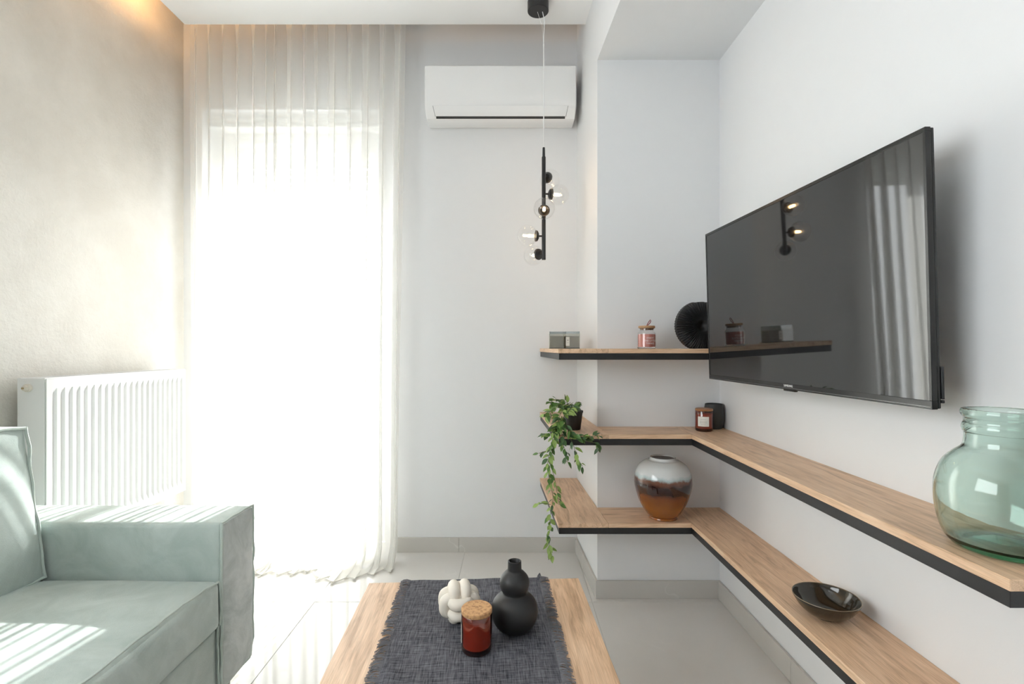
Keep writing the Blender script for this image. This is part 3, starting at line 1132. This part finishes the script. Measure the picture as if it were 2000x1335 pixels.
# ------------------------------------------------------------------ table runner
def weave(name):
    m, nt, p = newmat(name)
    tc = N(nt, 'ShaderNodeTexCoord')
    cols = []
    for sc in ((22, 340, 40), (340, 22, 40)):
        mp = N(nt, 'ShaderNodeMapping')
        mp.inputs['Scale'].default_value = sc
        L(nt, tc, 'Object', mp, 'Vector')
        n = N(nt, 'ShaderNodeTexNoise', Scale=1.0, Detail=3.0, Roughness=0.7)
        L(nt, mp, 'Vector', n, 'Vector')
        cols.append(n)
    ad = N(nt, 'ShaderNodeMath', operation='ADD')
    L(nt, cols[0], 'Fac', ad, 0)
    L(nt, cols[1], 'Fac', ad, 1)
    hf = N(nt, 'ShaderNodeMath', operation='MULTIPLY')
    hf.inputs[1].default_value = 0.5
    L(nt, ad, 0, hf, 0)
    cr = N(nt, 'ShaderNodeValToRGB')
    cr.color_ramp.elements[0].position, cr.color_ramp.elements[0].color = 0.38, (0.030, 0.030, 0.037, 1)
    cr.color_ramp.elements[1].position, cr.color_ramp.elements[1].color = 0.66, (0.205, 0.205, 0.23, 1)
    L(nt, hf, 0, cr, 'Fac')
    L(nt, cr, 'Color', p, 'Base Color')
    p.inputs['Roughness'].default_value = 0.95
    p.inputs['Specular IOR Level'].default_value = 0.15
    b = N(nt, 'ShaderNodeBump', Strength=0.8, Distance=0.002)
    L(nt, hf, 0, b, 'Height')
    L(nt, b, 'Normal', p, 'Normal')
    return m


M['weave'] = weave('charcoal_slub_weave')
RW = 0.196
run = thing('table_runner', 'charcoal grey woven runner with frayed edges laid over the coffee table', 'runner', T(0, 0), TROT)
OVER = 0.10


def runner_z(x, y):
    w = 0.0016 * (1 + noise.noise(Vector((x * 16, y * 9, 2.0)))) + 0.003 * max(0, noise.noise(Vector((x * 9 + 5, y * 5, 7)))) ** 1.2
    # soft creases at the near left part
    w += 0.006 * math.exp(-((x + .15 + .35 * (y - .05)) / .018) ** 2) * max(0, min(1, (.20 - y) / .12))
    w += 0.004 * math.exp(-((x + .10 + .30 * (y - .05)) / .014) ** 2) * max(0, min(1, (.18 - y) / .12))
    return 0.0022 + w


def fold_over(x, y, z):
    """let the cloth turn down past the far or near table edge"""
    for sgn in (1, -1):
        e = TLEN / 2 + .002
        if y * sgn > e:
            q = y * sgn - e
            r = 0.006
            a = min(q / r, PI / 2)
            yy = e + r * math.sin(a)
            dz = -r * (1 - math.cos(a)) - max(0, q - r * PI / 2)
            return x, sgn * yy, z + dz
    return x, y, z


def runner_pt(u, v):
    x = -RW + 2 * RW * u
    y = -TLEN / 2 - OVER + (TLEN + 2 * OVER) * v
    x += 0.004 * noise.noise(Vector((0 if u < .5 else 5, y * 6, 1))) * abs(2 * u - 1) ** 3
    return fold_over(x, y, runner_z(x, y))


obj('cloth', grid_me(runner_pt, 70, 200), M['weave'], run, smooth=180)
bmf = bmesh.new()
rf = random.Random(11)
for side in (-1, 1):
    y = -TLEN / 2 - OVER + .002
    clump = 0.0
    while y < TLEN / 2 + OVER:
        y += rf.uniform(.0010, .0021)
        if rf.random() < .045:
            y += .0025
            clump = rf.uniform(-.010, .010)
        ln = rf.uniform(.015, .027)
        path = []
        dy = clump + rf.uniform(-.004, .004)
        lift = rf.uniform(.0005, .005)
        for s in range(4):
            t = s / 3
            xx = side * (RW - .004 + (ln + .004) * t)
            yy = y + dy * t * t
            zz = runner_z(side * RW, y) * (1 - t) + .0016 * t + lift * math.sin(PI * t)
            path.append(fold_over(xx, yy, zz))
        add_tube(bmf, path, rf.uniform(.0006, .0011), 4)
fr_o = obj('fringe', finish(bmf), plain('charcoal_fringe_thread', (0.19, 0.185, 0.20, 1), 0.95, vary=0.3, bscale=900), run)
fr_o['kind'] = 'stuff'
# the twisted tuft standing up at the far right-hand corner
obj('corner_tuft', tube_me([(RW - .008, TLEN / 2 - .012, .004), (RW - .004, TLEN / 2 - .006, .012), (RW - .001, TLEN / 2 - .002, .017), (RW + .003, TLEN / 2 - .001, .008)], [.0035, .004, .0025, .0012], 6), M['weave'], run)


# ------------------------------------------------------------------ things on the table
def on_table(px, py_base):
    d = (H - TZ - .004) * F / (py_base - CY)
    return Vector(((px - CX) * d / F, d, TZ + .0055))


gv_p = on_table(1005, 1229)
gpr = smooth_prof([(.0, 0.0), (.028, .0005), (.042, .008), (.0535, .026), (.0575, .046), (.053, .068), (.040, .083), (.0295, .0905), (.0335, .100), (.0365, .114), (.0335, .129), (.024, .1405), (.0185, .145), (.0172, .149), (.0168, .162), (.0165, .168)], 5)
gpr += [(.0145, .169), (.0125, .167), (.0125, .140), (0.0, .139)]
tag(obj('gourd_vase', lathe_me(gpr, 56, False), M['matblack'], None, gv_p, smooth=60), 'matt black double-gourd vase standing on the dark runner', 'vase')


def cork(name, c1=(0.62, 0.36, 0.17, 1), c2=(0.36, 0.18, 0.08, 1)):
    m, nt, p = newmat(name)
    tc = N(nt, 'ShaderNodeTexCoord')
    v = N(nt, 'ShaderNodeTexVoronoi', Scale=330.0)
    L(nt, tc, 'Object', v, 'Vector')
    n = N(nt, 'ShaderNodeTexNoise', Scale=160.0, Detail=4.0)
    L(nt, tc, 'Object', n, 'Vector')
    cr = N(nt, 'ShaderNodeValToRGB')
    cr.color_ramp.elements[0].position, cr.color_ramp.elements[0].color = 0.30, c2
    cr.color_ramp.elements[1].position, cr.color_ramp.elements[1].color = 0.55, c1
    L(nt, n, 'Fac', cr, 'Fac')
    L(nt, cr, 'Color', p, 'Base Color')
    p.inputs['Roughness'].default_value = 0.8
    b = N(nt, 'ShaderNodeBump', Strength=0.3, Distance=0.0008)
    L(nt, v, 'Distance', b, 'Height')
    L(nt, b, 'Normal', p, 'Normal')
    return m


M['cork'] = cork('pressed_cork')
M['lidwood'] = plain('reddish_wood_lid', (0.42, 0.19, 0.08, 1), 0.5, vary=0.4, bscale=300)
M['amber'] = thin_glass('amber_glass', (0.50, 0.115, 0.042, 1), ior=1.5)
M['amberbase'] = plain('dark_amber_glass_base', (0.022, 0.004, 0.002, 1), 0.05, vary=0.1)
M['wax'] = plain('cream_wax', (0.78, 0.68, 0.55, 1), 0.5)
M['paper'] = plain('off_white_paper', (0.78, 0.76, 0.70, 1), 0.8)
M['ink'] = plain('dark_ink', (0.06, 0.05, 0.05, 1), 0.8)
M['faint'] = plain('faint_grey_ink', (0.50, 0.46, 0.42, 1), 0.8)


def candle(name, label, loc, R, Hh, lid_h, lid_mat, la0, la1, lz0, lz1, stamp, rotz=0.0, marks=False):
    t = thing(name, label, 'candle', loc, rotz)
    g = obj('glass_jar', lathe_me([(R * .90, .0), (R * .98, .003), (R, .008), (R, Hh - lid_h - .001), (R - .0006, Hh - lid_h)], 48, False), M['amber'], t, smooth=60)
    obj('jar_base', lathe_me([(0, 0), (R * .885, .0002), (R * .965, .0035), (R - .0008, .0085), (R - .0008, .012), (0, .012)], 48, False), M['amberbase'], t, smooth=50)
    obj('wax', lathe_me([(0, .0122), (R - .0035, .0122), (R - .0035, Hh - lid_h - .012), (0, Hh - lid_h - .012)], 40, False), M['wax'], t, smooth=50)
    lid = obj('lid', lathe_me([(0, Hh - lid_h + .0004), (R - .001, Hh - lid_h + .0004), (R + .0002, Hh - lid_h + .002), (R + .0002, Hh - .002), (R - .0015, Hh), (0, Hh)], 48, False), lid_mat, t, smooth=40)
    if stamp:
        bm = bmesh.new()
        for x0, x1, y, f in ((-.011, -.003, .003, 1), (-.002, .003, .002, 2), (.004, .011, .003, 3), (-.004, .005, -.004, 4)):
            pts = [(x0 + (x1 - x0) * s / 8, y + .0016 * math.sin(s * 2.1 + f), Hh + .0001) for s in range(9)]
            add_tube(bm, pts, .0004, 4)
        obj('stamp', finish(bm), plain('brown_stamp_ink', (0.16, 0.08, 0.04, 1), 0.8), lid)
    lb = obj('label', cyl_patch(R + .0002, la0, la1, lz0, lz1), M['paper'], t, smooth=60)
    if marks:
        for q, (zf, wd) in enumerate(((.72, .5), (.50, .62), (.38, .62), (.2, .4))):
            am = (la0 + la1) / 2
            hw_ = (la1 - la0) / 2 * wd
            zc_ = lz0 + (lz1 - lz0) * zf
            obj('print_line', cyl_patch(R + .0007, am - hw_, am + hw_, zc_ - .0007, zc_ + .0007, 8, .0002), M['faint'], lb)
    return t


candle('scented_candle', 'amber glass candle with round cork lid on the dark runner', on_table(931, 1268), .0352, .0965, .012, M['cork'], math.radians(-150), math.radians(-72), .020, .062, True)

# knot-shaped ornament: three interlocked pairs of loops
kn_p = on_table(897, 1214)
bmk = bmesh.new()
r_k = .0148
aL, bL = .0375, .0105
ax_pairs = ((Vector((0, 1, 0)), Vector((1, 0, 0)), Vector((0, 0, 1))), (Vector((0, 0, 1)), Vector((0, 1, 0)), Vector((1, 0, 0))), (Vector((1, 0, 0)), Vector((0, 0, 1)), Vector((0, 1, 0))))
for la, sa, na in ax_pairs:
    for o in (-1, 1):
        pts = []
        for k in range(40):
            a = 2 * PI * k / 40
            ca, sa_ = math.cos(a), math.sin(a)
            e = 0.5
            pts.append(la * math.copysign(abs(ca) ** e, ca) * aL + sa * math.copysign(abs(sa_) ** e, sa_) * (bL + .008) + na * o * r_k * .93)
        add_tube(bmk, pts, r_k, 14, True)
me = finish(bmk)
me.transform(Matrix.Scale(1.0, 4))
kn = obj('knot_ornament', me, plain('cream_ceramic', (0.78, 0.72, 0.63, 1), 0.55, vary=0.03), None, kn_p + Vector((0, 0, aL + r_k)), (math.radians(8), math.radians(0), math.radians(12)), smooth=180)
kn.location.z = TZ + .0055 + .052
tag(kn, 'cream knot-shaped ornament on the dark runner behind the cork candle', 'ornament')

# ------------------------------------------------------------------ things on the shelves
# two smoked glass candles on the short shelf
M['smoke'] = thin_glass('smoked_glass', (0.86, 0.86, 0.83, 1), ior=1.5)
M['greywax'] = plain('grey_beige_wax', (0.43, 0.385, 0.32, 1), 0.5, vary=0.35, bscale=500)
for k, (px, lab) in enumerate(((1086.5, 'square smoked glass candle without a tag beside a tagged one'), (1116.0, 'square smoked glass candle with a small cream tag'))):
    d = 2.30 - .02 * k
    q = P(px, CY, d)
    t = thing('glass_candle', lab, 'candle', (q.x, d, Z_UP), math.radians(4 if k else -3), 'square candles on the short shelf')
    s_, hgt = .0325, .077
    obj('glass_jar', boxes_me([(-s_, s_, -s_, -s_ + .002, .004, hgt - .010), (-s_, s_, s_ - .002, s_, .004, hgt - .010), (-s_, -s_ + .002, -s_ + .002, s_ - .002, .004, hgt - .010), (s_ - .002, s_, -s_ + .002, s_ - .002, .004, hgt - .010)]), M['smoke'], t)
    obj('rim', boxes_me([(-s_ + .001, s_ - .001, -s_ + .001, -s_ + .004, hgt - .0099, hgt), (-s_ + .001, s_ - .001, s_ - .004, s_ - .001, hgt - .0099, hgt), (-s_ + .001, -s_ + .004, -s_ + .004, s_ - .004, hgt - .0099, hgt), (s_ - .004, s_ - .001, -s_ + .004, s_ - .004, hgt - .0099, hgt)]), thin_glass('smoked_glass_rim', (0.74, 0.77, 0.77, 1), ior=1.6), t)
    obj('jar_base', box_me(-s_, s_, -s_, s_, 0, .0038, .0008), plain('dark_smoked_glass_base', (0.05, 0.05, 0.05, 1), 0.1), t)
    obj('wax', box_me(-s_ + .0035, s_ - .0035, -s_ + .0035, s_ - .0035, .0042, hgt - .020, .001), M['greywax'], t)
    if k:
        tg = obj('tag', box_me(-s_ + .001, -s_ + .018, -s_ - .0016, -s_ - .0006, .012, .052, .0003, 1), M['paper'], t)
        obj('print_mark', box_me(-s_ + .008, -s_ + .012, -s_ - .0019, -s_ - .0016, .036, .039), M['ink'], tg)
        obj('print_mark', box_me(-s_ + .006, -s_ + .014, -s_ - .0019, -s_ - .0016, .026, .0275), M['faint'], tg)

# pink candle jar
q = P(1263, CY, 2.105)
pk = thing('candle_jar', 'pink wax candle in a clear lidded jar with white lettering', 'candle', (q.x, 2.105, Z_UP))
R = .0385
M['clear'] = thin_glass('clear_jar_glass', (0.95, 0.95, 0.95, 1), ior=1.5)
obj('glass_jar', lathe_me(smooth_prof([(.036, 0.0), (.0385, .004), (.0385, .02), (.0385, .058), (.037, .066), (.031, .073), (.030, .077), (.030, .084)], 4), 48, False), M['clear'], pk, smooth=60)
obj('jar_base', lathe_me([(0, 0), (.0355, 0), (.0375, .003), (.0375, .007), (0, .007)], 40, False), glass('clear_glass_base', (0.95, 0.95, 0.95, 1)), pk, smooth=40)
obj('wax', lathe_me([(0, .0072), (.0345, .0072), (.0355, .012), (.0355, .056), (.034, .060), (0, .060)], 40, False), plain('dusty_pink_wax', (0.62, 0.21, 0.17, 1), 0.5, vary=0.15), pk, smooth=40)
lid = obj('lid', lathe_me([(0, .0845), (.031, .0845), (.034, .087), (.034, .094), (.032, .0955), (0, .0955)], 40, False), plain('cork_wood_lid', (0.50, 0.30, 0.15, 1), 0.6, vary=0.3), pk, smooth=40)
obj('stopper', lathe_me([(0, .078), (.026, .078), (.028, .0843), (0, .0843)], 32, False), plain('brown_stopper', (0.25, 0.13, 0.07, 1), 0.6, vary=0.3), pk, smooth=40)
obj('ribbon_loop', tube_me([(0, 0, .0955), (.004, 0, .104), (.011, 0, .115), (.016, 0, .121), (.018, 0, .117), (.014, 0, .107), (.006, 0, .099), (.001, 0, .0956)], .0016, 6), plain('dark_red_cord', (0.24, 0.03, 0.03, 1), 0.7), lid)
for body, z, sz in (('ENJOY', .044, .0105), ('THE LITTLE', .0325, .0108), ('THINGS', .0215, .0105)):
    tm = text_me(body, sz)
    wrap_cyl(tm, R, .0004)
    obj('lettering', tm, plain('white_print', (0.85, 0.80, 0.78, 1), 0.6), pk, (0, 0, z), (0, 0, math.radians(8)))

# black pleated disc vase
q = P(1368, 632, 2.115)
dv = thing('disc_vase', 'round black pleated disc-shaped vase half hidden behind the television', 'vase', (q.x, 2.115, Z_UP))
RD, HD = .1045, .0965
zc = HD + .0002


def disc_face():
    nr, na = 16, 480
    verts, faces = [], []
    for side in (-1, 1):
        for i in range(nr + 1):
            t = i / nr
            for k in range(na):
                a = 2 * PI * k / na
                r = RD * (0.03 + .97 * t)
                x, z = r * math.cos(a), r * math.sin(a)
                z = max(-HD, min(HD, z))
                prof_ = .034 * math.sqrt(max(0, 1 - (t * .96) ** 2.6)) - .022 * math.exp(-(t / .15) ** 2)
                pl = .0030 * math.sin(60 * a) * min(1, max(0, (t - .12) / .3))
                verts.append((x, side * (prof_ + pl + .003), z + zc))
    off = (nr + 1) * na
    for s in (0, 1):
        for i in range(nr):
            for k in range(na):
                k2 = (k + 1) % na
                f = (s * off + i * na + k, s * off + i * na + k2, s * off + (i + 1) * na + k2, s * off + (i + 1) * na + k)
                faces.append(f if s else tuple(reversed(f)))
        faces.append(tuple(s * off + k for k in range(na)))
    for k in range(na):
        k2 = (k + 1) % na
        faces.append((nr * na + k, nr * na + k2, off + nr * na + k2, off + nr * na + k))
    me = bpy.data.meshes.new('disc')
    me.from_pydata(verts, [], faces)
    me.update()
    return me


obj('body', disc_face(), M['matblack'], dv, smooth=30)
obj('mouth_ring', lathe_me([(.014, 0), (.017, 0), (.017, .0022), (.0135, .0022), (.012, 0)], 28, True), M['matblack'], dv, (0, 0, zc + HD - .0002), smooth=40)

# amber candle and dark tumbler on the middle shelf
candle('scented_candle', 'amber glass candle with reddish wooden lid and white paper label', ((1375 - CX) * 2.105 / F, 2.105, Z_MID), .0352, .093, .009, M['lidwood'], math.radians(-62), math.radians(12), .022, .062, False, marks=True)
tb = P(1394.5, 835, 2.168)
tpr = smooth_prof([(0, 0.0), (.030, .0), (.033, .003), (.038, .022), (.0405, .050), (.0395, .080), (.0360, .103), (.0345, .106)], 5) + [(.032, .1055), (.033, .098), (.036, .07), (.034, .03), (0, .012)]
tag(obj('tumbler', lathe_me(tpr, 48, False), plain('dark_slate_ceramic', (0.045, 0.047, 0.046, 1), 0.6, vary=0.15), None, (tb.x - .001, 2.168, Z_MID), smooth=60), 'dark slate grey barrel tumbler in the shelf corner behind the amber candle', 'tumbler')


# glazed vase on the lowest shelf
def glaze(name):
    m, nt, p = newmat(name)
    tc = N(nt, 'ShaderNodeTexCoord')
    sx = N(nt, 'ShaderNodeSeparateXYZ')
    L(nt, tc, 'Object', sx, 'Vector')
    n = N(nt, 'ShaderNodeTexNoise', Scale=26.0, Detail=4.0, Roughness=0.6)
    L(nt, tc, 'Object', n, 'Vector')
    ma = N(nt, 'ShaderNodeMath', operation='MULTIPLY_ADD')
    L(nt, n, 'Fac', ma, 0)
    ma.inputs[1].default_value = 0.030
    L(nt, sx, 'Z', ma, 2)
    mr = N(nt, 'ShaderNodeMapRange')
    mr.inputs['From Min'].default_value = 0.015
    mr.inputs['From Max'].default_value = 0.265
    L(nt, ma, 0, mr, 'Value')
    cr = N(nt, 'ShaderNodeValToRGB')
    el = cr.color_ramp.elements
    stops = [(0.0, (0.27, 0.078, 0.010, 1)), (0.22, (0.28, 0.085, 0.011, 1)), (0.40, (0.17, 0.045, 0.008, 1)), (0.475, (0.030, 0.008, 0.005, 1)), (0.60, (0.026, 0.009, 0.008, 1)), (0.675, (0.15, 0.055, 0.03, 1)), (0.715, (0.40, 0.48, 0.49, 1)), (0.76, (0.62, 0.64, 0.64, 1)), (1.0, (0.60, 0.60, 0.58, 1))]
    while len(el) < len(stops):
        el.new(0.5)
    for e, (pos, c) in zip(el, stops):
        e.position, e.color = pos, c
    L(nt, mr, 'Result', cr, 'Fac')
    L(nt, cr, 'Color', p, 'Base Color')
    p.inputs['Roughness'].default_value = 0.08
    p.inputs['Coat Weight'].default_value = 0.5
    return m


VH = .250
vpr = smooth_prof([(0, 0.0), (.053, .0), (.0555, .004), (.055, .009), (.066, .018), (.083, .043), (.1005, .080), (.1135, .125), (.1160, .155), (.111, .187), (.094, .218), (.070, .2345), (.0575, .238), (.0525, .241), (.0515, .248)], 5) + [(.050, VH), (.047, .248), (.0475, .238), (.06, .225), (.06, .20)]
vq = P(1294.5, 900, 2.088)
vz = thing('glazed_vase', 'round ceramic vase glazed white over dark brown and amber', 'vase', (vq.x, 2.088, Z_LOW))
obj('body', lathe_me(vpr, 64, False), glaze('white_brown_amber_glaze'), vz, smooth=60)
obj('mouth_shade_disc', lathe_me([(0, .2445), (.0478, .2445)], 40, False), plain('painted_mouth_shade', (0.02, 0.008, 0.006, 1), 0.3), vz)  # flat dark disc across the mouth stands in for the shade inside

# bowl on the lowest shelf
bpr = smooth_prof([(0, 0.0), (.026, .0), (.030, .002), (.050, .013), (.066, .029), (.0765, .046), (.0785, .052)], 5) + smooth_prof([(.0775, .0528), (.0755, .051), (.069, .038), (.055, .021), (.035, .010), (0, .006)], 5)
bw = thing('bowl', 'shallow dark brown glossy glazed bowl on the lowest shelf', 'bowl', (.8215, 1.318, Z_LOW))
obj('body', lathe_me(bpr, 56, False), plain('dark_olive_brown_glaze', (0.035, 0.028, 0.018, 1), 0.09, vary=0.5, bscale=300, coat=0.4), bw, smooth=60)
obj('rim', lathe_me([(.0772, .0522), (.0786, .0528), (.0782, .0540), (.0770, .0536), (.0772, .0522)], 56, False), plain('pale_brown_worn_rim', (0.26, 0.20, 0.14, 1), 0.25), bw, smooth=60)

# green recycled-glass jar
jpr = [(.058, .0), (.070, .004), (.082, .020), (.0905, .048), (.0945, .085), (.0925, .118), (.083, .145), (.068, .163), (.0575, .172), (.0535, .180), (.0525, .198), (.0545, .2015), (.0560, .208), (.0545, .2145), (.0530, .217), (.0530, .224), (.0555, .2275), (.0575, .233), (.0562, .239), (.0535, .2405)]
jout = smooth_prof(jpr, 4)
jin = [(max(r - .0042, 0.0), z) for r, z in reversed(jout) if z > .012]
jprof = [(0.0, .006)] + [(.030, .004), (.05, .0012)] + jout + [(.051, .2395)] + jin + [(.062, .013), (.030, .0185), (0.0, .021)]
gj = thing('glass_jar', 'big green recycled glass jar at the end of the middle shelf', 'jar', (.8455, .866, Z_MID))
gm, gnt, gp = newmat('sea_green_glass')
gp.inputs['Base Color'].default_value = (0.90, 0.975, 0.945, 1)
gp.inputs['Transmission Weight'].default_value = 1.0
gp.inputs['Roughness'].default_value = 0.0
gp.inputs['IOR'].default_value = 1.46
tcj = N(gnt, 'ShaderNodeTexCoord')
nj = N(gnt, 'ShaderNodeTexNoise', Scale=16.0, Detail=2.0)
L(gnt, tcj, 'Object', nj, 'Vector')
bj = N(gnt, 'ShaderNodeBump', Strength=0.10, Distance=0.01)
L(gnt, nj, 'Fac', bj, 'Height')
L(gnt, bj, 'Normal', gp, 'Normal')
va = N(gnt, 'ShaderNodeVolumeAbsorption', Color=(0.10, 0.62, 0.42, 1), Density=22.0)
gnt.links.new(va.outputs[0], gnt.nodes['Material Output'].inputs['Volume'])
obj('body', lathe_me(jprof, 72, False), gm, gj, smooth=60)

# ------------------------------------------------------------------ trailing plant
pp = P(1119, 838, 2.14)
pl = thing('potted_plant', 'trailing green leafy plant in a small black pot on the middle shelf', 'plant', (pp.x, 2.14, Z_MID))
obj('pot', lathe_me([(0, 0), (.030, 0), (.032, .002), (.041, .072), (.043, .0725), (.043, .080), (.040, .080), (.038, .070), (0, .068)], 40, False), M['matblack'], pl, smooth=40)
obj('soil', lathe_me([(0, .0685), (.0375, .0685), (.0375, .071), (0, .073)], 28, False), plain('brown_soil', (0.10, 0.065, 0.04, 1), 0.9, vary=0.5, bscale=500, bump=0.5), pl)
leaf_mats = [plain('mid_green_leaf', (0.115, 0.25, 0.05, 1), 0.45, vary=0.5, bscale=600), plain('yellow_green_leaf', (0.33, 0.47, 0.12, 1), 0.45, vary=0.4, bscale=600), plain('deep_green_leaf', (0.05, 0.12, 0.035, 1), 0.45, vary=0.4, bscale=600)]
for lm_ in leaf_mats:
    pb = lm_.node_tree.nodes['Principled BSDF']
    pb.inputs['Subsurface Weight'].default_value = 0.0
stem_m = plain('olive_stem', (0.12, 0.13, 0.05, 1), 0.6)


def leaf_mesh(mat, w, curl):
    verts, faces = [], []
    n = 7
    for i in range(n):
        t = i / (n - 1)
        hw_ = w * (math.sin(PI * min(1, t * 1.02) ** 0.85) ** 0.9 if 0 < t < 1 else 0.0)
        zc_ = -curl * t * t
        if i in (0, n - 1):
            verts.append((t, 0, zc_))
        else:
            for s in (-1, 0, 1):
                verts.append((t, s * hw_, zc_ + abs(s) * hw_ * .35))
    idx = lambda i: [0] if i == 0 else ([len(verts) - 1] if i == n - 1 else [1 + 3 * (i - 1) + k for k in range(3)])
    for i in range(n - 1):
        a, b = idx(i), idx(i + 1)
        if len(a) == 1:
            faces += [(a[0], b[1], b[0]), (a[0], b[2], b[1])]
        elif len(b) == 1:
            faces += [(a[0], a[1], b[0]), (a[1], a[2], b[0])]
        else:
            faces += [(a[0], a[1], b[1], b[0]), (a[1], a[2], b[2], b[1])]
    me = bpy.data.meshes.new('leaf')
    me.from_pydata(verts, [], faces)
    me.update()
    me.materials.append(mat)
    me.shade_smooth()
    return me


leaves = [leaf_mesh(m_, w_, c_) for m_ in leaf_mats for w_, c_ in ((.205, .22), (.245, .1))]
lr = random.Random(21)


def vine(pts, n_leaf, ln, spread=1.0, bright=0.4, r=.0011):
    """pts: world points; leaves alternate along it"""
    ps = [Vector(p) for p in pts]
    sm = []
    for i in range(len(ps) - 1):
        p0, p1, p2, p3 = ps[max(i - 1, 0)], ps[i], ps[i + 1], ps[min(i + 2, len(ps) - 1)]
        for s in range(5):
            t = s / 5
            sm.append(0.5 * (2 * p1 + (p2 - p0) * t + (2 * p0 - 5 * p1 + 4 * p2 - p3) * t * t + (3 * p1 - p0 - 3 * p2 + p3) * t ** 3))
    sm.append(ps[-1])
    base = Vector(pl.location)
    vo = obj('vine', tube_me([p - base for p in sm], r, 5), stem_m, pl, smooth=60)
    n_leaf = round(n_leaf * 1.38)
    for k in range(n_leaf):
        t = (k + .5 + lr.uniform(-.3, .3)) / n_leaf
        f = min(max(t, 0.02), 1.0) * (len(sm) - 1)
        i = min(int(f), len(sm) - 2)
        p = sm[i].lerp(sm[i + 1], f - i)
        d = (sm[i + 1] - sm[i]).normalized()
        az = lr.uniform(0, 2 * PI)
        side = Vector((math.cos(az), math.sin(az) - .35, lr.uniform(-.35, .35)))
        side = (side - d * side.dot(d))
        side.normalize()
        dirv = (side * lr.uniform(.7, 1.1) * spread + d * lr.uniform(.3, .9) + Vector((0, 0, -.12))).normalized()
        upv = Vector((lr.uniform(-.4, .4), lr.uniform(-.9, -.1), lr.uniform(.3, 1.0)))
        yv = upv.cross(dirv).normalized()
        zv = dirv.cross(yv)
        s = ln * lr.uniform(.88, 1.38)
        u = lr.random()
        mi = (1 if u < bright else (0 if u < bright + (1 - bright) * .62 else 2)) * 2 + lr.randrange(2)
        lf = bpy.data.objects.new('leaf', leaves[mi])
        COL.objects.link(lf)
        lf.parent = vo
        q_ = p - base + dirv * .003
        lf.matrix_local = Matrix(((dirv.x * s, yv.x * s, zv.x * s, q_.x), (dirv.y * s, yv.y * s, zv.y * s, q_.y), (dirv.z * s, yv.z * s, zv.z * s, q_.z), (0, 0, 0, 1)))
    return vo


mouth = Vector((pp.x, 2.14, Z_MID + .074))
px2 = lambda x, y, d: tuple(P(x, y, d))
# mound over the pot, leaning to the left
vine([mouth, px2(1112, 792, 2.12), px2(1100, 782, 2.10), px2(1082, 780, 2.09), px2(1074, 788, 2.08)], 17, .030, 1.0, .35)
vine([mouth, px2(1106, 790, 2.10), px2(1090, 792, 2.06), px2(1075, 803, 2.03), px2(1066, 812, 2.02)], 18, .031, 1.0, .4)
vine([mouth, px2(1118, 794, 2.08), px2(1112, 800, 2.04), px2(1100, 815, 2.00), px2(1088, 835, 1.99)], 18, .032, 1.0, .4)
vine([mouth, px2(1122, 790, 2.14), px2(1126, 785, 2.14), px2(1131, 787, 2.13)], 7, .024, .8, .15)
vine([mouth, px2(1105, 796, 2.06), px2(1095, 808, 2.02), px2(1090, 822, 1.99), px2(1084, 845, 1.985)], 16, .030, 1.0, .5)
# sprays lying over the front edge
vine([px2(1102, 820, 2.00), px2(1112, 842, 1.985), px2(1130, 852, 1.98), px2(1148, 852, 1.98), px2(1168, 850, 1.98)], 17, .027, .9, .1)
vine([px2(1112, 838, 1.985), px2(1128, 855, 1.975), px2(1150, 862, 1.975), px2(1166, 866, 1.975), px2(1170, 876, 1.975)], 13, .027, .9, .1)
vine([px2(1095, 828, 1.99), px2(1098, 850, 1.98), px2(1101, 870, 1.975), px2(1107, 888, 1.975), px2(1108, 902, 1.975)], 12, .028, .9, .2)
vine([px2(1108, 846, 1.98), px2(1118, 864, 1.975), px2(1124, 882, 1.975), px2(1130, 898, 1.975), px2(1138, 910, 1.975)], 9, .028, .8, .35)
vine([px2(1092, 826, 1.99), px2(1080, 842, 1.98), px2(1068, 850, 1.98), px2(1062, 848, 1.98)], 9, .028, .9, .3)
# long trailing strands
vine([px2(1098, 812, 2.02), px2(1088, 832, 1.985), px2(1080, 855, 1.975), px2(1074, 880, 1.975), px2(1070, 905, 1.975), px2(1071, 925, 1.975)], 24, .028, .95, .55)
vine([px2(1092, 818, 2.0), px2(1084, 850, 1.98), px2(1078, 885, 1.975), px2(1076, 905, 1.975), px2(1082, 930, 1.975), px2(1087, 955, 1.975), px2(1089, 968, 1.975), px2(1092, 985, 1.975)], 17, .026, .9, .3)
vine([px2(1071, 920, 1.975), px2(1074, 945, 1.97), px2(1080, 968, 1.97), px2(1078, 990, 1.965), px2(1074, 1010, 1.965), px2(1074, 1030, 1.965), px2(1070, 1050, 1.965), px2(1074, 1070, 1.965), px2(1078, 1083, 1.965)], 26, .025, .9, .6)
vine([px2(1076, 985, 1.97), px2(1068, 983, 1.965), px2(1058, 982, 1.96), px2(1052, 984, 1.96)], 3, .024, .4, .9)
vine([px2(1072, 880, 1.975), px2(1062, 882, 1.965), px2(1052, 885, 1.96)], 3, .024, .5, .2)
